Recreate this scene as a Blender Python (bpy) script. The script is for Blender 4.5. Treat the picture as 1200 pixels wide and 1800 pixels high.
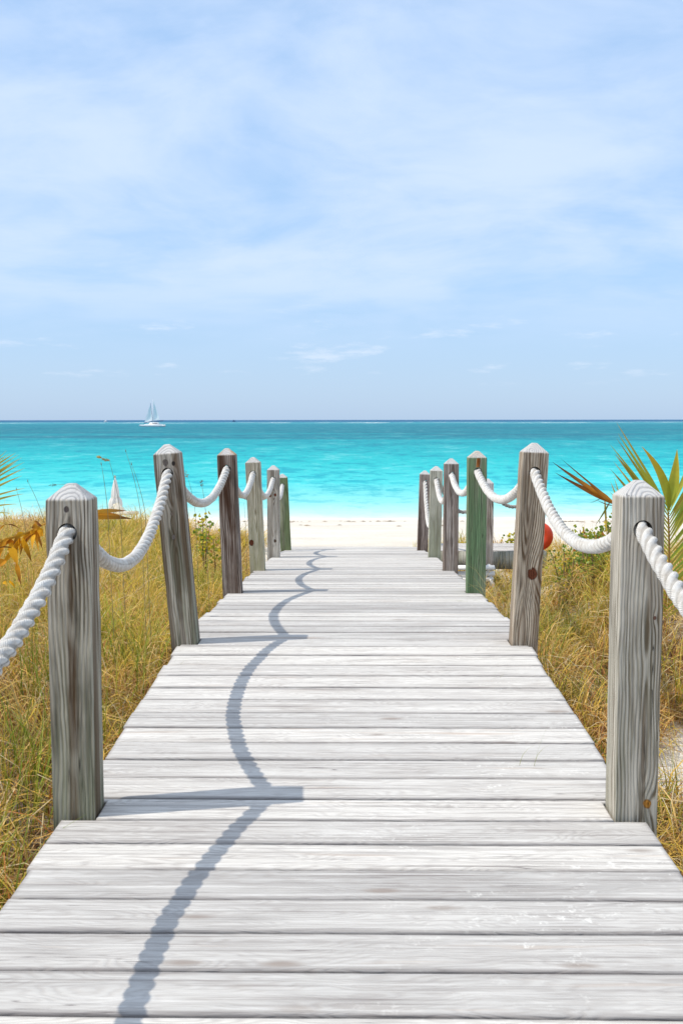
import bpy, bmesh, math, random
import numpy as np
from mathutils import Vector, Matrix
R = math.radians
random.seed(7)
for o in list(bpy.data.objects):
    bpy.data.objects.remove(o)
sc = bpy.context.scene
COL = sc.collection

# ------------------------------------------------------------------ camera
CAMZ = 5.5
F = 1850.0
PITCH = math.atan(162 / F)
cam = bpy.data.cameras.new('camera')
cam.sensor_fit = 'VERTICAL'; cam.sensor_height = 36.0; cam.sensor_width = 24.0
cam.lens = F / 1800 * 36
cam.clip_start = 0.05; cam.clip_end = 60000
YAW = math.atan(22 / F)
camo = bpy.data.objects.new('camera', cam); COL.objects.link(camo)
camo.location = (0, 0, CAMZ)
camo.rotation_euler = (math.pi / 2 - PITCH, R(0.06), YAW)
cam.dof.use_dof = True; cam.dof.focus_distance = 7.0; cam.dof.aperture_fstop = 9.0
sc.camera = camo

# ------------------------------------------------------------------ light
SUNV = Vector((.73, .15, -1.12)).normalized()
EL = math.asin(-SUNV.z); AZ = math.atan2(-SUNV.x, -SUNV.y)
sun = bpy.data.lights.new('sun', 'SUN'); sun.energy = 3.5; sun.angle = R(0.53); sun.color = (1.0, .925, .80)
suno = bpy.data.objects.new('sun', sun); COL.objects.link(suno)
suno.rotation_euler = SUNV.to_track_quat('-Z', 'Y').to_euler()
sc.view_settings.view_transform = 'Standard'; sc.view_settings.look = 'None'
sc.view_settings.gamma = 1; sc.view_settings.exposure = 0.0
sc.cycles.max_bounces = 6; sc.cycles.diffuse_bounces = 3; sc.cycles.transparent_max_bounces = 6
sc.cycles.use_denoising = True


# ------------------------------------------------------------------ node helper
class NT:
    def __init__(s, tree):
        s.t = tree; s.N = tree.nodes; s.L = tree.links
    def n(s, kind, **kw):
        a = s.N.new(kind)
        for k, v in kw.items(): setattr(a, k, v)
        return a
    def put(s, sock, v):
        if v is None: return
        if isinstance(v, bpy.types.NodeSocket): s.L.new(v, sock)
        else:
            if isinstance(v, (tuple, list)) and sock.type == 'RGBA' and len(v) == 3: v = (*v, 1)
            sock.default_value = v
    def m(s, op, a, b=None, c=None, clamp=False):
        q = s.n('ShaderNodeMath', operation=op, use_clamp=clamp)
        s.put(q.inputs[0], a); s.put(q.inputs[1], b); s.put(q.inputs[2], c)
        return q.outputs[0]
    def v(s, op, a, b=None):
        q = s.n('ShaderNodeVectorMath', operation=op)
        s.put(q.inputs[0], a); s.put(q.inputs[1], b)
        return q.outputs['Value'] if op in ('LENGTH', 'DISTANCE', 'DOT_PRODUCT') else q.outputs[0]
    def sep(s, a):
        q = s.n('ShaderNodeSeparateXYZ'); s.put(q.inputs[0], a); return q.outputs
    def comb(s, x, y, z):
        q = s.n('ShaderNodeCombineXYZ')
        for i, k in enumerate((x, y, z)): s.put(q.inputs[i], k)
        return q.outputs[0]
    def noise(s, vec, scale=1, detail=4, rough=.55, dist=0, out='Fac'):
        q = s.n('ShaderNodeTexNoise'); s.put(q.inputs['Vector'], vec)
        s.put(q.inputs['Scale'], scale); s.put(q.inputs['Detail'], detail)
        s.put(q.inputs['Roughness'], rough); s.put(q.inputs['Distortion'], dist)
        return q.outputs[out]
    def vor(s, vec, scale=1, rand=1, out='Distance'):
        q = s.n('ShaderNodeTexVoronoi'); s.put(q.inputs['Vector'], vec)
        s.put(q.inputs['Scale'], scale); s.put(q.inputs['Randomness'], rand)
        return q.outputs[out]
    def ramp(s, fac, stops, interp='LINEAR'):
        q = s.n('ShaderNodeValToRGB'); s.put(q.inputs[0], fac)
        e = q.color_ramp.elements; q.color_ramp.interpolation = interp
        while len(e) < len(stops): e.new(.5)
        for i, (p, c) in enumerate(stops):
            e[i].position = p
            if not isinstance(c, (tuple, list)): c = (c, c, c)
            e[i].color = (*c, 1)
        return q.outputs[0]
    def mr(s, v, a, b, c=0., d=1., smooth=False):
        q = s.n('ShaderNodeMapRange'); q.clamp = True
        if smooth: q.interpolation_type = 'SMOOTHSTEP'
        s.put(q.inputs[0], v)
        for i, k in enumerate((a, b, c, d)): s.put(q.inputs[i + 1], k)
        return q.outputs[0]
    def mix(s, f, a, b, mode='MIX'):
        q = s.n('ShaderNodeMix', data_type='RGBA', blend_type=mode)
        s.put(q.inputs[0], f); s.put(q.inputs[6], a); s.put(q.inputs[7], b)
        return q.outputs[2]
    def bump(s, h, strength=.5, dist=.01, normal=None):
        q = s.n('ShaderNodeBump'); s.put(q.inputs['Height'], h)
        s.put(q.inputs['Strength'], strength); s.put(q.inputs['Distance'], dist)
        if normal is not None: s.put(q.inputs['Normal'], normal)
        return q.outputs[0]


def material(name):
    m = bpy.data.materials.new(name); m.use_nodes = True
    nt = NT(m.node_tree)
    for q in list(nt.N): nt.N.remove(q)
    out = nt.n('ShaderNodeOutputMaterial')
    return m, nt, out


def principled(nt, out, color, rough=.8, spec=.25, normal=None, trans=None):
    p = nt.n('ShaderNodeBsdfPrincipled')
    nt.put(p.inputs['Base Color'], color); nt.put(p.inputs['Roughness'], rough)
    nt.put(p.inputs['Specular IOR Level'], spec)
    if normal is not None: nt.put(p.inputs['Normal'], normal)
    if trans is not None:
        t = nt.n('ShaderNodeBsdfTranslucent'); nt.put(t.inputs[0], color)
        x = nt.n('ShaderNodeMixShader'); x.inputs[0].default_value = trans
        nt.L.new(p.outputs[0], x.inputs[1]); nt.L.new(t.outputs[0], x.inputs[2])
        nt.L.new(x.outputs[0], out.inputs[0])
    else:
        nt.L.new(p.outputs[0], out.inputs[0])
    return p


# ------------------------------------------------------------------ world
w = bpy.data.worlds.new('World'); sc.world = w; w.use_nodes = True
nt = NT(w.node_tree)
for q in list(nt.N): nt.N.remove(q)
wout = nt.n('ShaderNodeOutputWorld'); bg = nt.n('ShaderNodeBackground')
sky = nt.n('ShaderNodeTexSky'); sky.sky_type = 'NISHITA'; sky.sun_disc = False
sky.sun_elevation = EL; sky.sun_rotation = AZ % (2 * math.pi)
sky.air_density = 1.0; sky.dust_density = .6; sky.ozone_density = 2.0
tc = nt.n('ShaderNodeTexCoord').outputs['Generated']
d = nt.v('NORMALIZE', tc); X, Y, Z = nt.sep(d)
Zc = nt.m('MAXIMUM', Z, 0.0)
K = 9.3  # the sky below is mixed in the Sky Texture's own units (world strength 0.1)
base = nt.ramp(Zc, [(0.0, (.37, .54, .79)), (.05, (.38, .56, .82)), (.13, (.36, .57, .86)), (.34, (.33, .54, .86)), (.55, (.62, .70, .80)), (1, (.68, .73, .80))])  # upper stops raised out of view as added fill for the shadows
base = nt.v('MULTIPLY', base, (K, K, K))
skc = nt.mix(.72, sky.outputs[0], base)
den = nt.m('ADD', Zc, .22)
px_, py_ = nt.m('DIVIDE', X, den), nt.m('DIVIDE', Y, den)
pl = nt.comb(px_, py_, 0.0)
warp = nt.noise(pl, .9, 3, .5, out='Color')
wp = nt.v('ADD', pl, nt.v('MULTIPLY', nt.v('SUBTRACT', warp, (.5, .5, .5)), (.7, .7, 0)))
veil = nt.noise(nt.v('MULTIPLY', wp, (1.0, 1.15, 1)), 1.15, 8, .55)
fine = nt.noise(nt.v('MULTIPLY', wp, (2.2, 3.0, 1)), 1.6, 8, .6)
vs = nt.m('ADD', nt.m('MULTIPLY', veil, .75), nt.m('MULTIPLY', fine, .25))
cov = nt.mr(vs, .32, .60, 0, 1, True)
elev = nt.mr(Zc, .045, .15, 0, 1, True)
cov = nt.m('MULTIPLY', nt.m('MULTIPLY', cov, elev), .85)
c1 = nt.mix(cov, skc, (.57 * K, .68 * K, .86 * K))
# small low cumulus puffs near the horizon
pq = nt.comb(nt.m('MULTIPLY', X, 7.0), nt.m('MULTIPLY', Z, 34.0), 3.7)
puff = nt.noise(pq, 1.6, 6, .6)
pm = nt.m('MULTIPLY', nt.mr(puff, .555, .72, 0, 1, True), nt.m('MULTIPLY', nt.mr(Zc, .03, .045), nt.mr(Zc, .12, .085)))
c2 = nt.mix(nt.m('MULTIPLY', pm, .5), c1, (.68 * K, .75 * K, .86 * K))
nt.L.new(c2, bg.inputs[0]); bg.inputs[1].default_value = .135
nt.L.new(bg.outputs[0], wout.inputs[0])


# ------------------------------------------------------------------ object helpers
def tag(o, label=None, cat=None, group=None, kind=None):
    if label: o['label'] = label
    if cat: o['category'] = cat
    if group: o['group'] = group
    if kind: o['kind'] = kind
    return o


def empty(name, loc=(0, 0, 0), rz=0):
    o = bpy.data.objects.new(name, None); COL.objects.link(o); o.location = loc; o.rotation_euler.z = rz
    o.empty_display_size = .1
    return o


def link(name, me, mat=None, parent=None, loc=None):
    o = bpy.data.objects.new(name, me); COL.objects.link(o)
    if mat is not None: me.materials.append(mat)
    if parent is not None: o.parent = parent
    if loc is not None: o.location = loc
    return o


def np_mesh(name, verts, faces_flat, sizes, cols=None, smooth=False):
    me = bpy.data.meshes.new(name)
    verts = np.asarray(verts, np.float32).reshape(-1, 3)
    faces_flat = np.asarray(faces_flat, np.int32).ravel(); sizes = np.asarray(sizes, np.int32)
    me.vertices.add(len(verts)); me.vertices.foreach_set('co', verts.ravel())
    me.loops.add(len(faces_flat)); me.loops.foreach_set('vertex_index', faces_flat)
    me.polygons.add(len(sizes))
    st = np.zeros(len(sizes), np.int32); st[1:] = np.cumsum(sizes)[:-1]
    me.polygons.foreach_set('loop_start', st); me.polygons.foreach_set('loop_total', sizes)
    if smooth: me.polygons.foreach_set('use_smooth', np.ones(len(sizes), bool))
    if cols is not None:
        a = me.color_attributes.new('Col', 'FLOAT_COLOR', 'POINT')
        c = np.ones((len(verts), 4), np.float32); c[:, :3] = cols
        a.data.foreach_set('color', c.ravel())
    me.update(calc_edges=True); me.validate()
    return me


class MB:
    """collects shapes for ONE mesh"""
    def __init__(s): s.v = []; s.f = []; s.c = []
    def add(s, vs, fs, col=(1, 1, 1)):
        b = len(s.v); s.v += [tuple(q) for q in vs]; s.f += [[i + b for i in q] for q in fs]; s.c += [col] * len(vs)
    def box(s, x0, x1, y0, y1, z0, z1, col=(1, 1, 1)):
        vs = [(x, y, z) for x in (x0, x1) for y in (y0, y1) for z in (z0, z1)]
        s.add(vs, [(0, 1, 3, 2), (4, 6, 7, 5), (0, 4, 5, 1), (2, 3, 7, 6), (0, 2, 6, 4), (1, 5, 7, 3)], col)
    def tube(s, pts, rad, n=8, col=(1, 1, 1), flat=1.0):
        pts = [Vector(p) for p in pts]
        if not hasattr(rad, '__len__'): rad = [rad] * len(pts)
        vs = []; fs = []
        ref = Vector((0, 0, 1))
        t0 = (pts[-1] - pts[0]).normalized()
        if abs(t0.z) > .8: ref = Vector((0, 1, 0))
        for i, p in enumerate(pts):
            t = (pts[min(i + 1, len(pts) - 1)] - pts[max(i - 1, 0)]).normalized()
            a = t.cross(ref).normalized(); b = a.cross(t).normalized()
            for k in range(n):
                q = 2 * math.pi * k / n
                vs.append(p + a * math.cos(q) * rad[i] + b * math.sin(q) * rad[i] * flat)
        for i in range(len(pts) - 1):
            for k in range(n):
                k2 = (k + 1) % n
                fs.append((i * n + k, i * n + k2, (i + 1) * n + k2, (i + 1) * n + k))
        fs.append(tuple(range(n))[::-1]); fs.append(tuple((len(pts) - 1) * n + k for k in range(n)))
        s.add(vs, fs, col)
    def leaf(s, p0, p1, width, bend=(0, 0, 0), fold=.25, n=7, col=(1, 1, 1), tipcol=None, side=None, shape=.35, twist=0.):
        """a folded strap leaflet from p0 to p1"""
        p0, p1, bend = Vector(p0), Vector(p1), Vector(bend)
        ax = (p1 - p0); L = ax.length
        if side is None: side = ax.cross(Vector((0, 1, 0)))
        side = Vector(side).normalized()
        b = len(s.v)
        for i in range(n + 1):
            t = i / n
            c = p0.lerp(p1, t) + bend * (4 * t * (1 - t))
            wd = width * min(1, (t + .04) / shape) ** .6 * (1 - max(0, (t - shape) / (1 - shape)) ** 1.5)
            wd = max(wd, width * .03)
            sd = Matrix.Rotation(twist * t, 3, ax.normalized()) @ side
            nn = ax.normalized().cross(sd).normalized()
            cc = col if tipcol is None else tuple(a + (q - a) * max(0, (t - .35) / .65) for a, q in zip(col, tipcol))
            s.v += [tuple(c - sd * wd / 2 + nn * fold * wd), tuple(c), tuple(c + sd * wd / 2 + nn * fold * wd)]
            s.c += [cc] * 3
        for i in range(n):
            k = b + 3 * i
            s.f += [[k, k + 1, k + 4, k + 3], [k + 1, k + 2, k + 5, k + 4]]
    def build(s, name, mat, parent=None, smooth=False, loc=None):
        flat = [i for f in s.f for i in f]
        me = np_mesh(name, s.v, flat, [len(f) for f in s.f], np.array(s.c, np.float32), smooth)
        return link(name, me, mat, parent, loc)


def at(px, py, Yw):
    """world point seen at pixel (px, py) of the 1200x1800 photograph at ground distance Yw"""
    v = Vector(((px - 600) / F, -(py - 900) / F, -1))
    v = camo.rotation_euler.to_matrix() @ v
    k = Yw / v.y
    return Vector((0, 0, CAMZ)) + v * k


# ------------------------------------------------------------------ profile of the walk and the land
DK = [(-2, 1.345), (2.4, 1.345), (3.436, 1.338), (3.97, 1.318), (4.776, 1.284), (5.673, 1.242), (6.4, 1.243), (8.06, 1.334), (10.11, 1.462), (12.3, 1.61), (14.47, 1.80), (15.7, 1.893), (30, 3.0)]
_kx = np.array([a for a, b in DK]); _kh = np.array([b for a, b in DK])
_fy = np.linspace(-2, 20, 441); _fh = np.interp(_fy, _kx, _kh)
_ker = np.hanning(15); _ker /= _ker.sum()
_fh = np.convolve(np.pad(_fh, 7, mode='edge'), _ker, 'valid')


def zdeck(y): return CAMZ - np.interp(y, _fy, _fh)


DECK_END = 15.62


def sst(a, b, x):
    t = np.clip((x - a) / (b - a), 0, 1); return t * t * (3 - 2 * t)


def ground(x, y):
    x = np.asarray(x, float); y = np.asarray(y, float)
    under = zdeck(np.minimum(y, 15.6)) - .47 - .0 * y
    beach = np.where(y < 58, (58 - y) * .0800, (58 - y) * .05)
    k = sst(14.5, 18.5, y)
    core = under * (1 - k) + np.minimum(beach, 3.35) * k
    lf = sst(1.1, 3.6, -x) * sst(26, 15, y) * (1 - .25 * sst(4, 0, y))
    rt = sst(1.3, 4.2, x) * sst(20, 12, y)
    z = core + lf * (.34 + .10 * np.sin(y * .55 + x * .4)) + sst(1.45, 2.3, x) * sst(5.6, 7.4, y) * sst(13, 10, y) * .42 + rt * (.05 + .05 * np.sin(x * 1.3 + y * .7))
    und = .035 * np.sin(x * 2.1 + 1.3 * np.sin(y * 1.7)) * np.sin(y * 2.6 + x)
    z = z + und * sst(40, 20, y) + .03 * np.sin(x * .35) * np.sin(y * .3) * sst(57, 48, y)
    return z


def gz(x, y): return float(ground(x, y))


# ------------------------------------------------------------------ materials: land and sea
def mat_sand():
    m, n, out = material('coral_sand')
    g = n.n('ShaderNodeNewGeometry').outputs['Position']
    a = n.noise(g, .35, 5, .6); b = n.noise(g, 9, 6, .65); c = n.noise(g, 260, 2, .7)
    col = n.ramp(a, [(.3, (.68, .62, .53)), (.7, (.80, .76, .68))])
    col = n.mix(n.mr(b, .35, .7, .0, .35), col, (.55, .49, .40))
    col = n.mix(n.mr(c, .6, .75, 0, .35), col, (.42, .34, .26))
    x, y, z = n.sep(g)
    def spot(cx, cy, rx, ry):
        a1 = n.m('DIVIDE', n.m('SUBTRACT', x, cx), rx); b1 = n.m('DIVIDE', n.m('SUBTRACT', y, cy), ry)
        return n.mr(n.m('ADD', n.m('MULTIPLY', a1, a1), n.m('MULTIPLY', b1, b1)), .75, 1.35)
    duff_shade = n.m('MULTIPLY', n.m('MULTIPLY', spot(1.85, 4.95, .55, .75), spot(2.35, 10.9, .75, .8)), n.mr(y, 15.5, 12.5))  # brown duff; its dark tone also paints shade between the grass clumps
    duff_shade = n.m('MULTIPLY', duff_shade, n.mr(n.noise(g, 14, 5, .7), .30, .55, .25, .95))
    col = n.mix(duff_shade, col, (.10, .065, .04))
    wet = n.mr(n.m('ADD', y, n.m('MULTIPLY', n.noise(g, .12, 3), 3.0)), 56.0, 59.5, 0, .35, True)
    col = n.mix(wet, col, (.72, .66, .57))
    h = n.m('ADD', n.noise(g, 3.2, 6, .6), n.m('MULTIPLY', n.noise(g, 40, 4, .6), .25))
    principled(n, out, col, .95, .1, n.bump(h, .9, .07))
    return m


def mat_water():
    m, n, out = material('lagoon_water')
    g = n.n('ShaderNodeNewGeometry').outputs['Position']
    x, y, z = n.sep(g)
    # shallow over white sand near the shore, deeper and bluer outwards (distance from the shore)
    edge = n.m('MULTIPLY', n.m('SUBTRACT', n.noise(n.v('MULTIPLY', g, (.05, .05, 0)), 1, 4), .5), 9)
    yy = n.m('MAXIMUM', n.m('ADD', y, edge), 40)
    q = n.m('DIVIDE', 57.5, yy)
    bigp = n.noise(n.v('MULTIPLY', g, (.004, .011, 0)), 1, 6, .6)
    q2 = n.m('ADD', q, n.m('MULTIPLY', n.m('SUBTRACT', bigp, .5), n.mr(q, .02, .35, .03, .16)))
    col = n.ramp(q2, [(0.0, (.012, .10, .22)), (.017, (.02, .13, .25)), (.028, (.05, .30, .36)), (.045, (.010, .22, .28)), (.11, (.003, .21, .26)),
                      (.22, (.003, .33, .375)), (.42, (.012, .45, .47)), (.62, (.055, .56, .57)), (.82, (.24, .65, .63)), (.93, (.46, .70, .68)), (1.0, (.74, .76, .70))])
    # dark reef and seagrass bands offshore
    rf = n.noise(n.v('MULTIPLY', g, (.006, .020, 0)), 1, 7, .62)
    rband = n.m('MULTIPLY', n.mr(y, 210, 330), n.mr(y, 1500, 700))
    col = n.mix(n.m('MULTIPLY', n.mr(rf, .42, .60, 0, .85, True), rband), col, (.010, .16, .22))
    # ripples: dark and light shading of the wave faces painted into the colour
    wv = n.noise(n.v('MULTIPLY', g, (.34, .26, 0)), 1, 6, .62, .3)
    wv2 = n.noise(n.v('MULTIPLY', g, (.085, .035, 0)), 1, 10, .70, .3)
    wv3 = n.noise(n.v('MULTIPLY', g, (1.1, .8, 0)), 1, 5, .65)
    w_ = n.m('ADD', n.m('MULTIPLY', wv3, .22), n.m('ADD', n.m('MULTIPLY', wv, .40), n.m('MULTIPLY', wv2, .38)))
    amp = n.mr(q, .95, .62, .10, 1.0)
    dark = n.m('MULTIPLY', n.mr(w_, .50, .555, 0, 1, True), amp)
    col = n.mix(dark, col, n.mix(1.0, col, (.22, .68, .80), 'MULTIPLY'))
    lite = n.m('MULTIPLY', n.mr(w_, .47, .40, 0, .6, True), amp)
    col = n.mix(lite, col, n.mix(.35, col, (.55, .85, .85)))
    # foam: breakers on the outer reef, small whitecaps, the thin edge of the wash
    fb = n.noise(n.v('MULTIPLY', g, (.010, .004, 0)), 1, 5, .6)
    br = n.m('MULTIPLY', n.mr(fb, .55, .60), n.m('MULTIPLY', n.mr(y, 1750, 1850), n.mr(y, 2500, 2300)))
    wc = n.noise(n.v('MULTIPLY', g, (.06, .10, 0)), 1, 3, .5)
    cap = n.m('MULTIPLY', n.mr(wc, .765, .79), n.m('MULTIPLY', n.mr(y, 250, 330), n.mr(y, 1500, 900)))
    sh = n.m('ADD', y, n.m('MULTIPLY', n.m('SUBTRACT', n.noise(n.v('MULTIPLY', g, (.16, .16, 0)), 1, 5), .5), 5))
    fo = n.m('MULTIPLY', n.mr(sh, 57.0, 58.0, 0, 1, True), n.mr(sh, 59.6, 58.4, 0, 1, True))
    foam = n.m('MAXIMUM', n.m('MAXIMUM', br, cap), n.m('MULTIPLY', fo, .7))
    col = n.mix(foam, col, (.85, .87, .86))
    h = n.m('ADD', n.noise(n.v('MULTIPLY', g, (.5, 1.3, 0)), 1, 6, .6), n.m('MULTIPLY', wv, 1.5))
    principled(n, out, col, .45, .02, n.bump(h, .6, .25))
    return m


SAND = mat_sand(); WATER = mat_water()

# terrain
ys = np.concatenate([np.linspace(-6, 22, 150), np.linspace(22.4, 75, 80)])
xs = np.concatenate([-np.geomspace(400, 9, 22), np.linspace(-8.6, 8.6, 110), np.geomspace(9, 400, 22)])
gx, gy = np.meshgrid(xs, ys)
vz = ground(gx, gy)
V = np.stack([gx, gy, vz], -1).reshape(-1, 3)
nx, ny = len(xs), len(ys)
ii, jj = np.meshgrid(np.arange(nx - 1), np.arange(ny - 1))
a = (jj * nx + ii).ravel()
FC = np.stack([a, a + 1, a + nx + 1, a + nx], -1)
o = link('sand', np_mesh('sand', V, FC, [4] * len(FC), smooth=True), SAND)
tag(o, kind='structure')
# sea as one sheet to the horizon
xs = np.array([-40000, -6000, -1500, -400, -100, 0, 100, 400, 1500, 6000, 40000.]); ys = np.array([56.0, 60, 80, 120, 200, 500, 1200, 3000, 9000, 45000])
gx, gy = np.meshgrid(xs, ys); nx, ny = len(xs), len(ys)
V = np.stack([gx, gy, gx * 0 + .0], -1).reshape(-1, 3)
ii, jj = np.meshgrid(np.arange(nx - 1), np.arange(ny - 1)); a = (jj * nx + ii).ravel()
FC = np.stack([a, a + 1, a + nx + 1, a + nx], -1)
o = link('sea', np_mesh('sea', V, FC, [4] * len(FC)), WATER); tag(o, kind='structure')


# ------------------------------------------------------------------ wood
def mat_post(name, light, dark, seed, streak=.5, green=0., greencol=(.13, .20, .09), knots=(), H=1.5, ox=.008, oy=-.078, period=.0125, toporange=0., band=None):
    """weathered square timber: rings round an axis that runs up the post, bent round its knots"""
    light = tuple(c * f_ for c, f_ in zip(light, (1.38, 1.32, 1.22))); dark = tuple(c * f_ for c, f_ in zip(dark, (.74, .64, .52)))
    m, n, out = material(name)
    P = n.n('ShaderNodeTexCoord').outputs['Object']
    x, y, z = n.sep(P)
    sv = (seed * 3.7, seed * 1.9, seed * 7.3)
    Ps = n.v('ADD', P, sv)
    w1 = n.noise(n.v('MULTIPLY', Ps, (3, 3, 1.1)), 1, 3, .5)
    w2 = n.noise(n.v('MULTIPLY', Ps, (14, 14, 2.6)), 1, 3, .5)
    dx = n.m('SUBTRACT', x, ox); dy = n.m('SUBTRACT', y, oy)
    r = n.m('SQRT', n.m('ADD', n.m('MULTIPLY', dx, dx), n.m('MULTIPLY', dy, dy)))
    r = n.m('ADD', r, n.m('MULTIPLY', n.m('SUBTRACT', w1, .5), .085))
    r = n.m('ADD', r, n.m('MULTIPLY', n.m('SUBTRACT', w2, .5), .018))
    kmask = None; kring = None
    for (kx, kz, ks, kc) in knots:
        ux = n.m('DIVIDE', n.m('SUBTRACT', x, kx), ks); uz = n.m('DIVIDE', n.m('SUBTRACT', z, H + kz), ks * 1.25)
        d2 = n.m('ADD', n.m('MULTIPLY', ux, ux), n.m('MULTIPLY', uz, uz))
        uzw = n.m('DIVIDE', n.m('SUBTRACT', z, H + kz), ks * 5.0)
        dw = n.m('ADD', n.m('MULTIPLY', n.m('MULTIPLY', ux, ux), .28), n.m('MULTIPLY', uzw, uzw))
        r = n.m('ADD', r, n.m('MULTIPLY', n.m('POWER', 2.718, n.m('MULTIPLY', dw, -1)), ks * 1.5))
        kn = n.noise(n.v('MULTIPLY', Ps, (55, 55, 40)), 1, 3, .6)
        d2 = n.m('ADD', d2, n.m('MULTIPLY', n.m('SUBTRACT', kn, .5), 1.3))
        mk = n.m('MULTIPLY', n.mr(d2, 1.15, .55, 0, 1, True), n.mr(y, 0, -.02))
        kmask = (mk, kc) if kmask is None else kmask
        kring = (kring or []) + [(mk, kc, d2)]
    r = n.m('ADD', r, n.m('MULTIPLY', n.noise(n.v('MULTIPLY', Ps, (60, 60, 4)), 1, 3, .6), .006))
    ph = n.m('FRACT', n.m('DIVIDE', r, period))
    ring = n.mr(n.m('ABSOLUTE', n.m('SUBTRACT', ph, .62)), .05, .36, 1, 0, True)   # late wood: dark thin line
    fib = n.noise(n.v('MULTIPLY', Ps, (420, 420, 9)), 1, 4, .65)
    fib2 = n.noise(n.v('MULTIPLY', Ps, (90, 90, 3)), 1, 5, .6)
    st = n.noise(n.v('MULTIPLY', Ps, (24, 24, .9)), 1, 4, .55)
    blot = n.noise(n.v('MULTIPLY', Ps, (7, 7, 1.6)), 1, 4, .6)
    rs_ = n.mr(n.noise(n.v('MULTIPLY', n.v('ADD', Ps, (4, 4, 4)), (30, 30, 1.6)), 1, 3), .36, .60, .16, 1.0)
    col = n.mix(n.m('MULTIPLY', ring, rs_), light, dark)
    col = n.mix(n.m('MULTIPLY', n.mr(fib2, .47, .63, 0, 1, True), .6), col, dark)
    col = n.mix(n.m('MULTIPLY', n.mr(st, .47, .62, 0, 1, True), streak), col, tuple(c * .40 for c in dark))
    col = n.mix(n.mr(blot, .5, .7, 0, .7), col, tuple(min(1, c * 1.22) for c in light))
    col = n.mix(n.mr(fib, .5, .8, 0, .35), col, tuple(c * .5 for c in dark))
    if green > 0:
        gm = n.m('MULTIPLY', n.mr(n.noise(n.v('MULTIPLY', Ps, (11, 11, .9)), 1, 4), .30, .62, 0, 1, True), green)
        if green < .6: gm = n.m('MULTIPLY', gm, n.mr(z, H * .9, H * .35))
        gc = n.mix(n.mr(fib2, .4, .65), greencol, tuple(min(1, c * 1.9) for c in greencol))
        col = n.mix(gm, col, gc)
    col = n.mix(n.m('MULTIPLY', n.mr(n.noise(n.v('MULTIPLY', n.v('ADD', Ps, (2, 7, 1)), (16, 16, .55)), 1, 3, .5), .50, .62, 0, 1, True), min(.8, streak)), col, tuple(c * f_ for c, f_ in zip(dark, (.95, .78, .62))))
    if band:
        bn = n.m('MULTIPLY', n.m('SUBTRACT', n.noise(n.v('MULTIPLY', Ps, (5, 5, 2.2)), 1, 4, .6), .5), .05)
        bm_ = n.mr(n.m('ABSOLUTE', n.m('ADD', n.m('SUBTRACT', x, band[0]), bn)), band[1] * 1.5, band[1] * .3, 0, 1, True)
        bm_ = n.m('MULTIPLY', n.m('MULTIPLY', bm_, n.mr(fib2, .35, .6, .55, 1)), n.mr(z, H - .02, H - .12))
        bm_ = n.m('MULTIPLY', bm_, n.mr(n.noise(n.v('MULTIPLY', Ps, (3, 3, 2.8)), 1, 2), .35, .55, .25, 1))
        col = n.mix(n.m('MULTIPLY', bm_, band[2]), col, tuple(c * f_ for c, f_ in zip(dark, (.75, .6, .48))))
    # bleached upper arrises and cap
    capm = n.mr(z, H - .004, H + .006)
    cap = n.mix(n.m('MULTIPLY', n.mr(n.m('ABSOLUTE', n.m('SUBTRACT', ph, .62)), 0, .25, 1, 0), .6), (.62, .61, .60), (.30, .29, .30))
    if toporange: cap = n.mix(n.m('MULTIPLY', n.mr(blot, .40, .55), toporange), cap, (.50, .27, .10))
    col = n.mix(n.m('MULTIPLY', capm, .85), col, cap)
    # drying checks: thin black splits with the grain
    ck = n.noise(n.v('MULTIPLY', n.v('ADD', Ps, (9, 9, 9)), (38, 38, .55)), 1, 2, .5)
    crack = n.m('MULTIPLY', n.mr(n.m('ABSOLUTE', n.m('SUBTRACT', ck, .5)), .006, .0, 0, 1), n.mr(n.noise(n.v('MULTIPLY', Ps, (5, 5, 2.2)), 1, 2), .50, .58))
    col = n.mix(n.m('MULTIPLY', crack, .85), col, (.035, .03, .028))
    if kring:
        for mk, kc, d2 in kring:
            kr = n.mr(n.m('SINE', n.m('MULTIPLY', n.m('SQRT', n.m('MAXIMUM', d2, 0)), 13)), -1, 1, .55, 1.0)
            kcol = n.v('MULTIPLY', kc, n.comb(kr, kr, kr))
            rim = n.mr(d2, .2, 1.0, 0, .8)
            kcol = n.mix(rim, kcol, tuple(c * .35 for c in kc))
            col = n.mix(mk, col, kcol)
    h = n.m('SUBTRACT', n.m('ADD', n.m('MULTIPLY', fib2, .5), n.m('MULTIPLY', fib, .4)), n.m('ADD', n.m('MULTIPLY', ring, .5), n.m('MULTIPLY', crack, 1.6)))
    principled(n, out, col, .88, .15, n.bump(h, 1.0, .0035))
    return m


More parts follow.
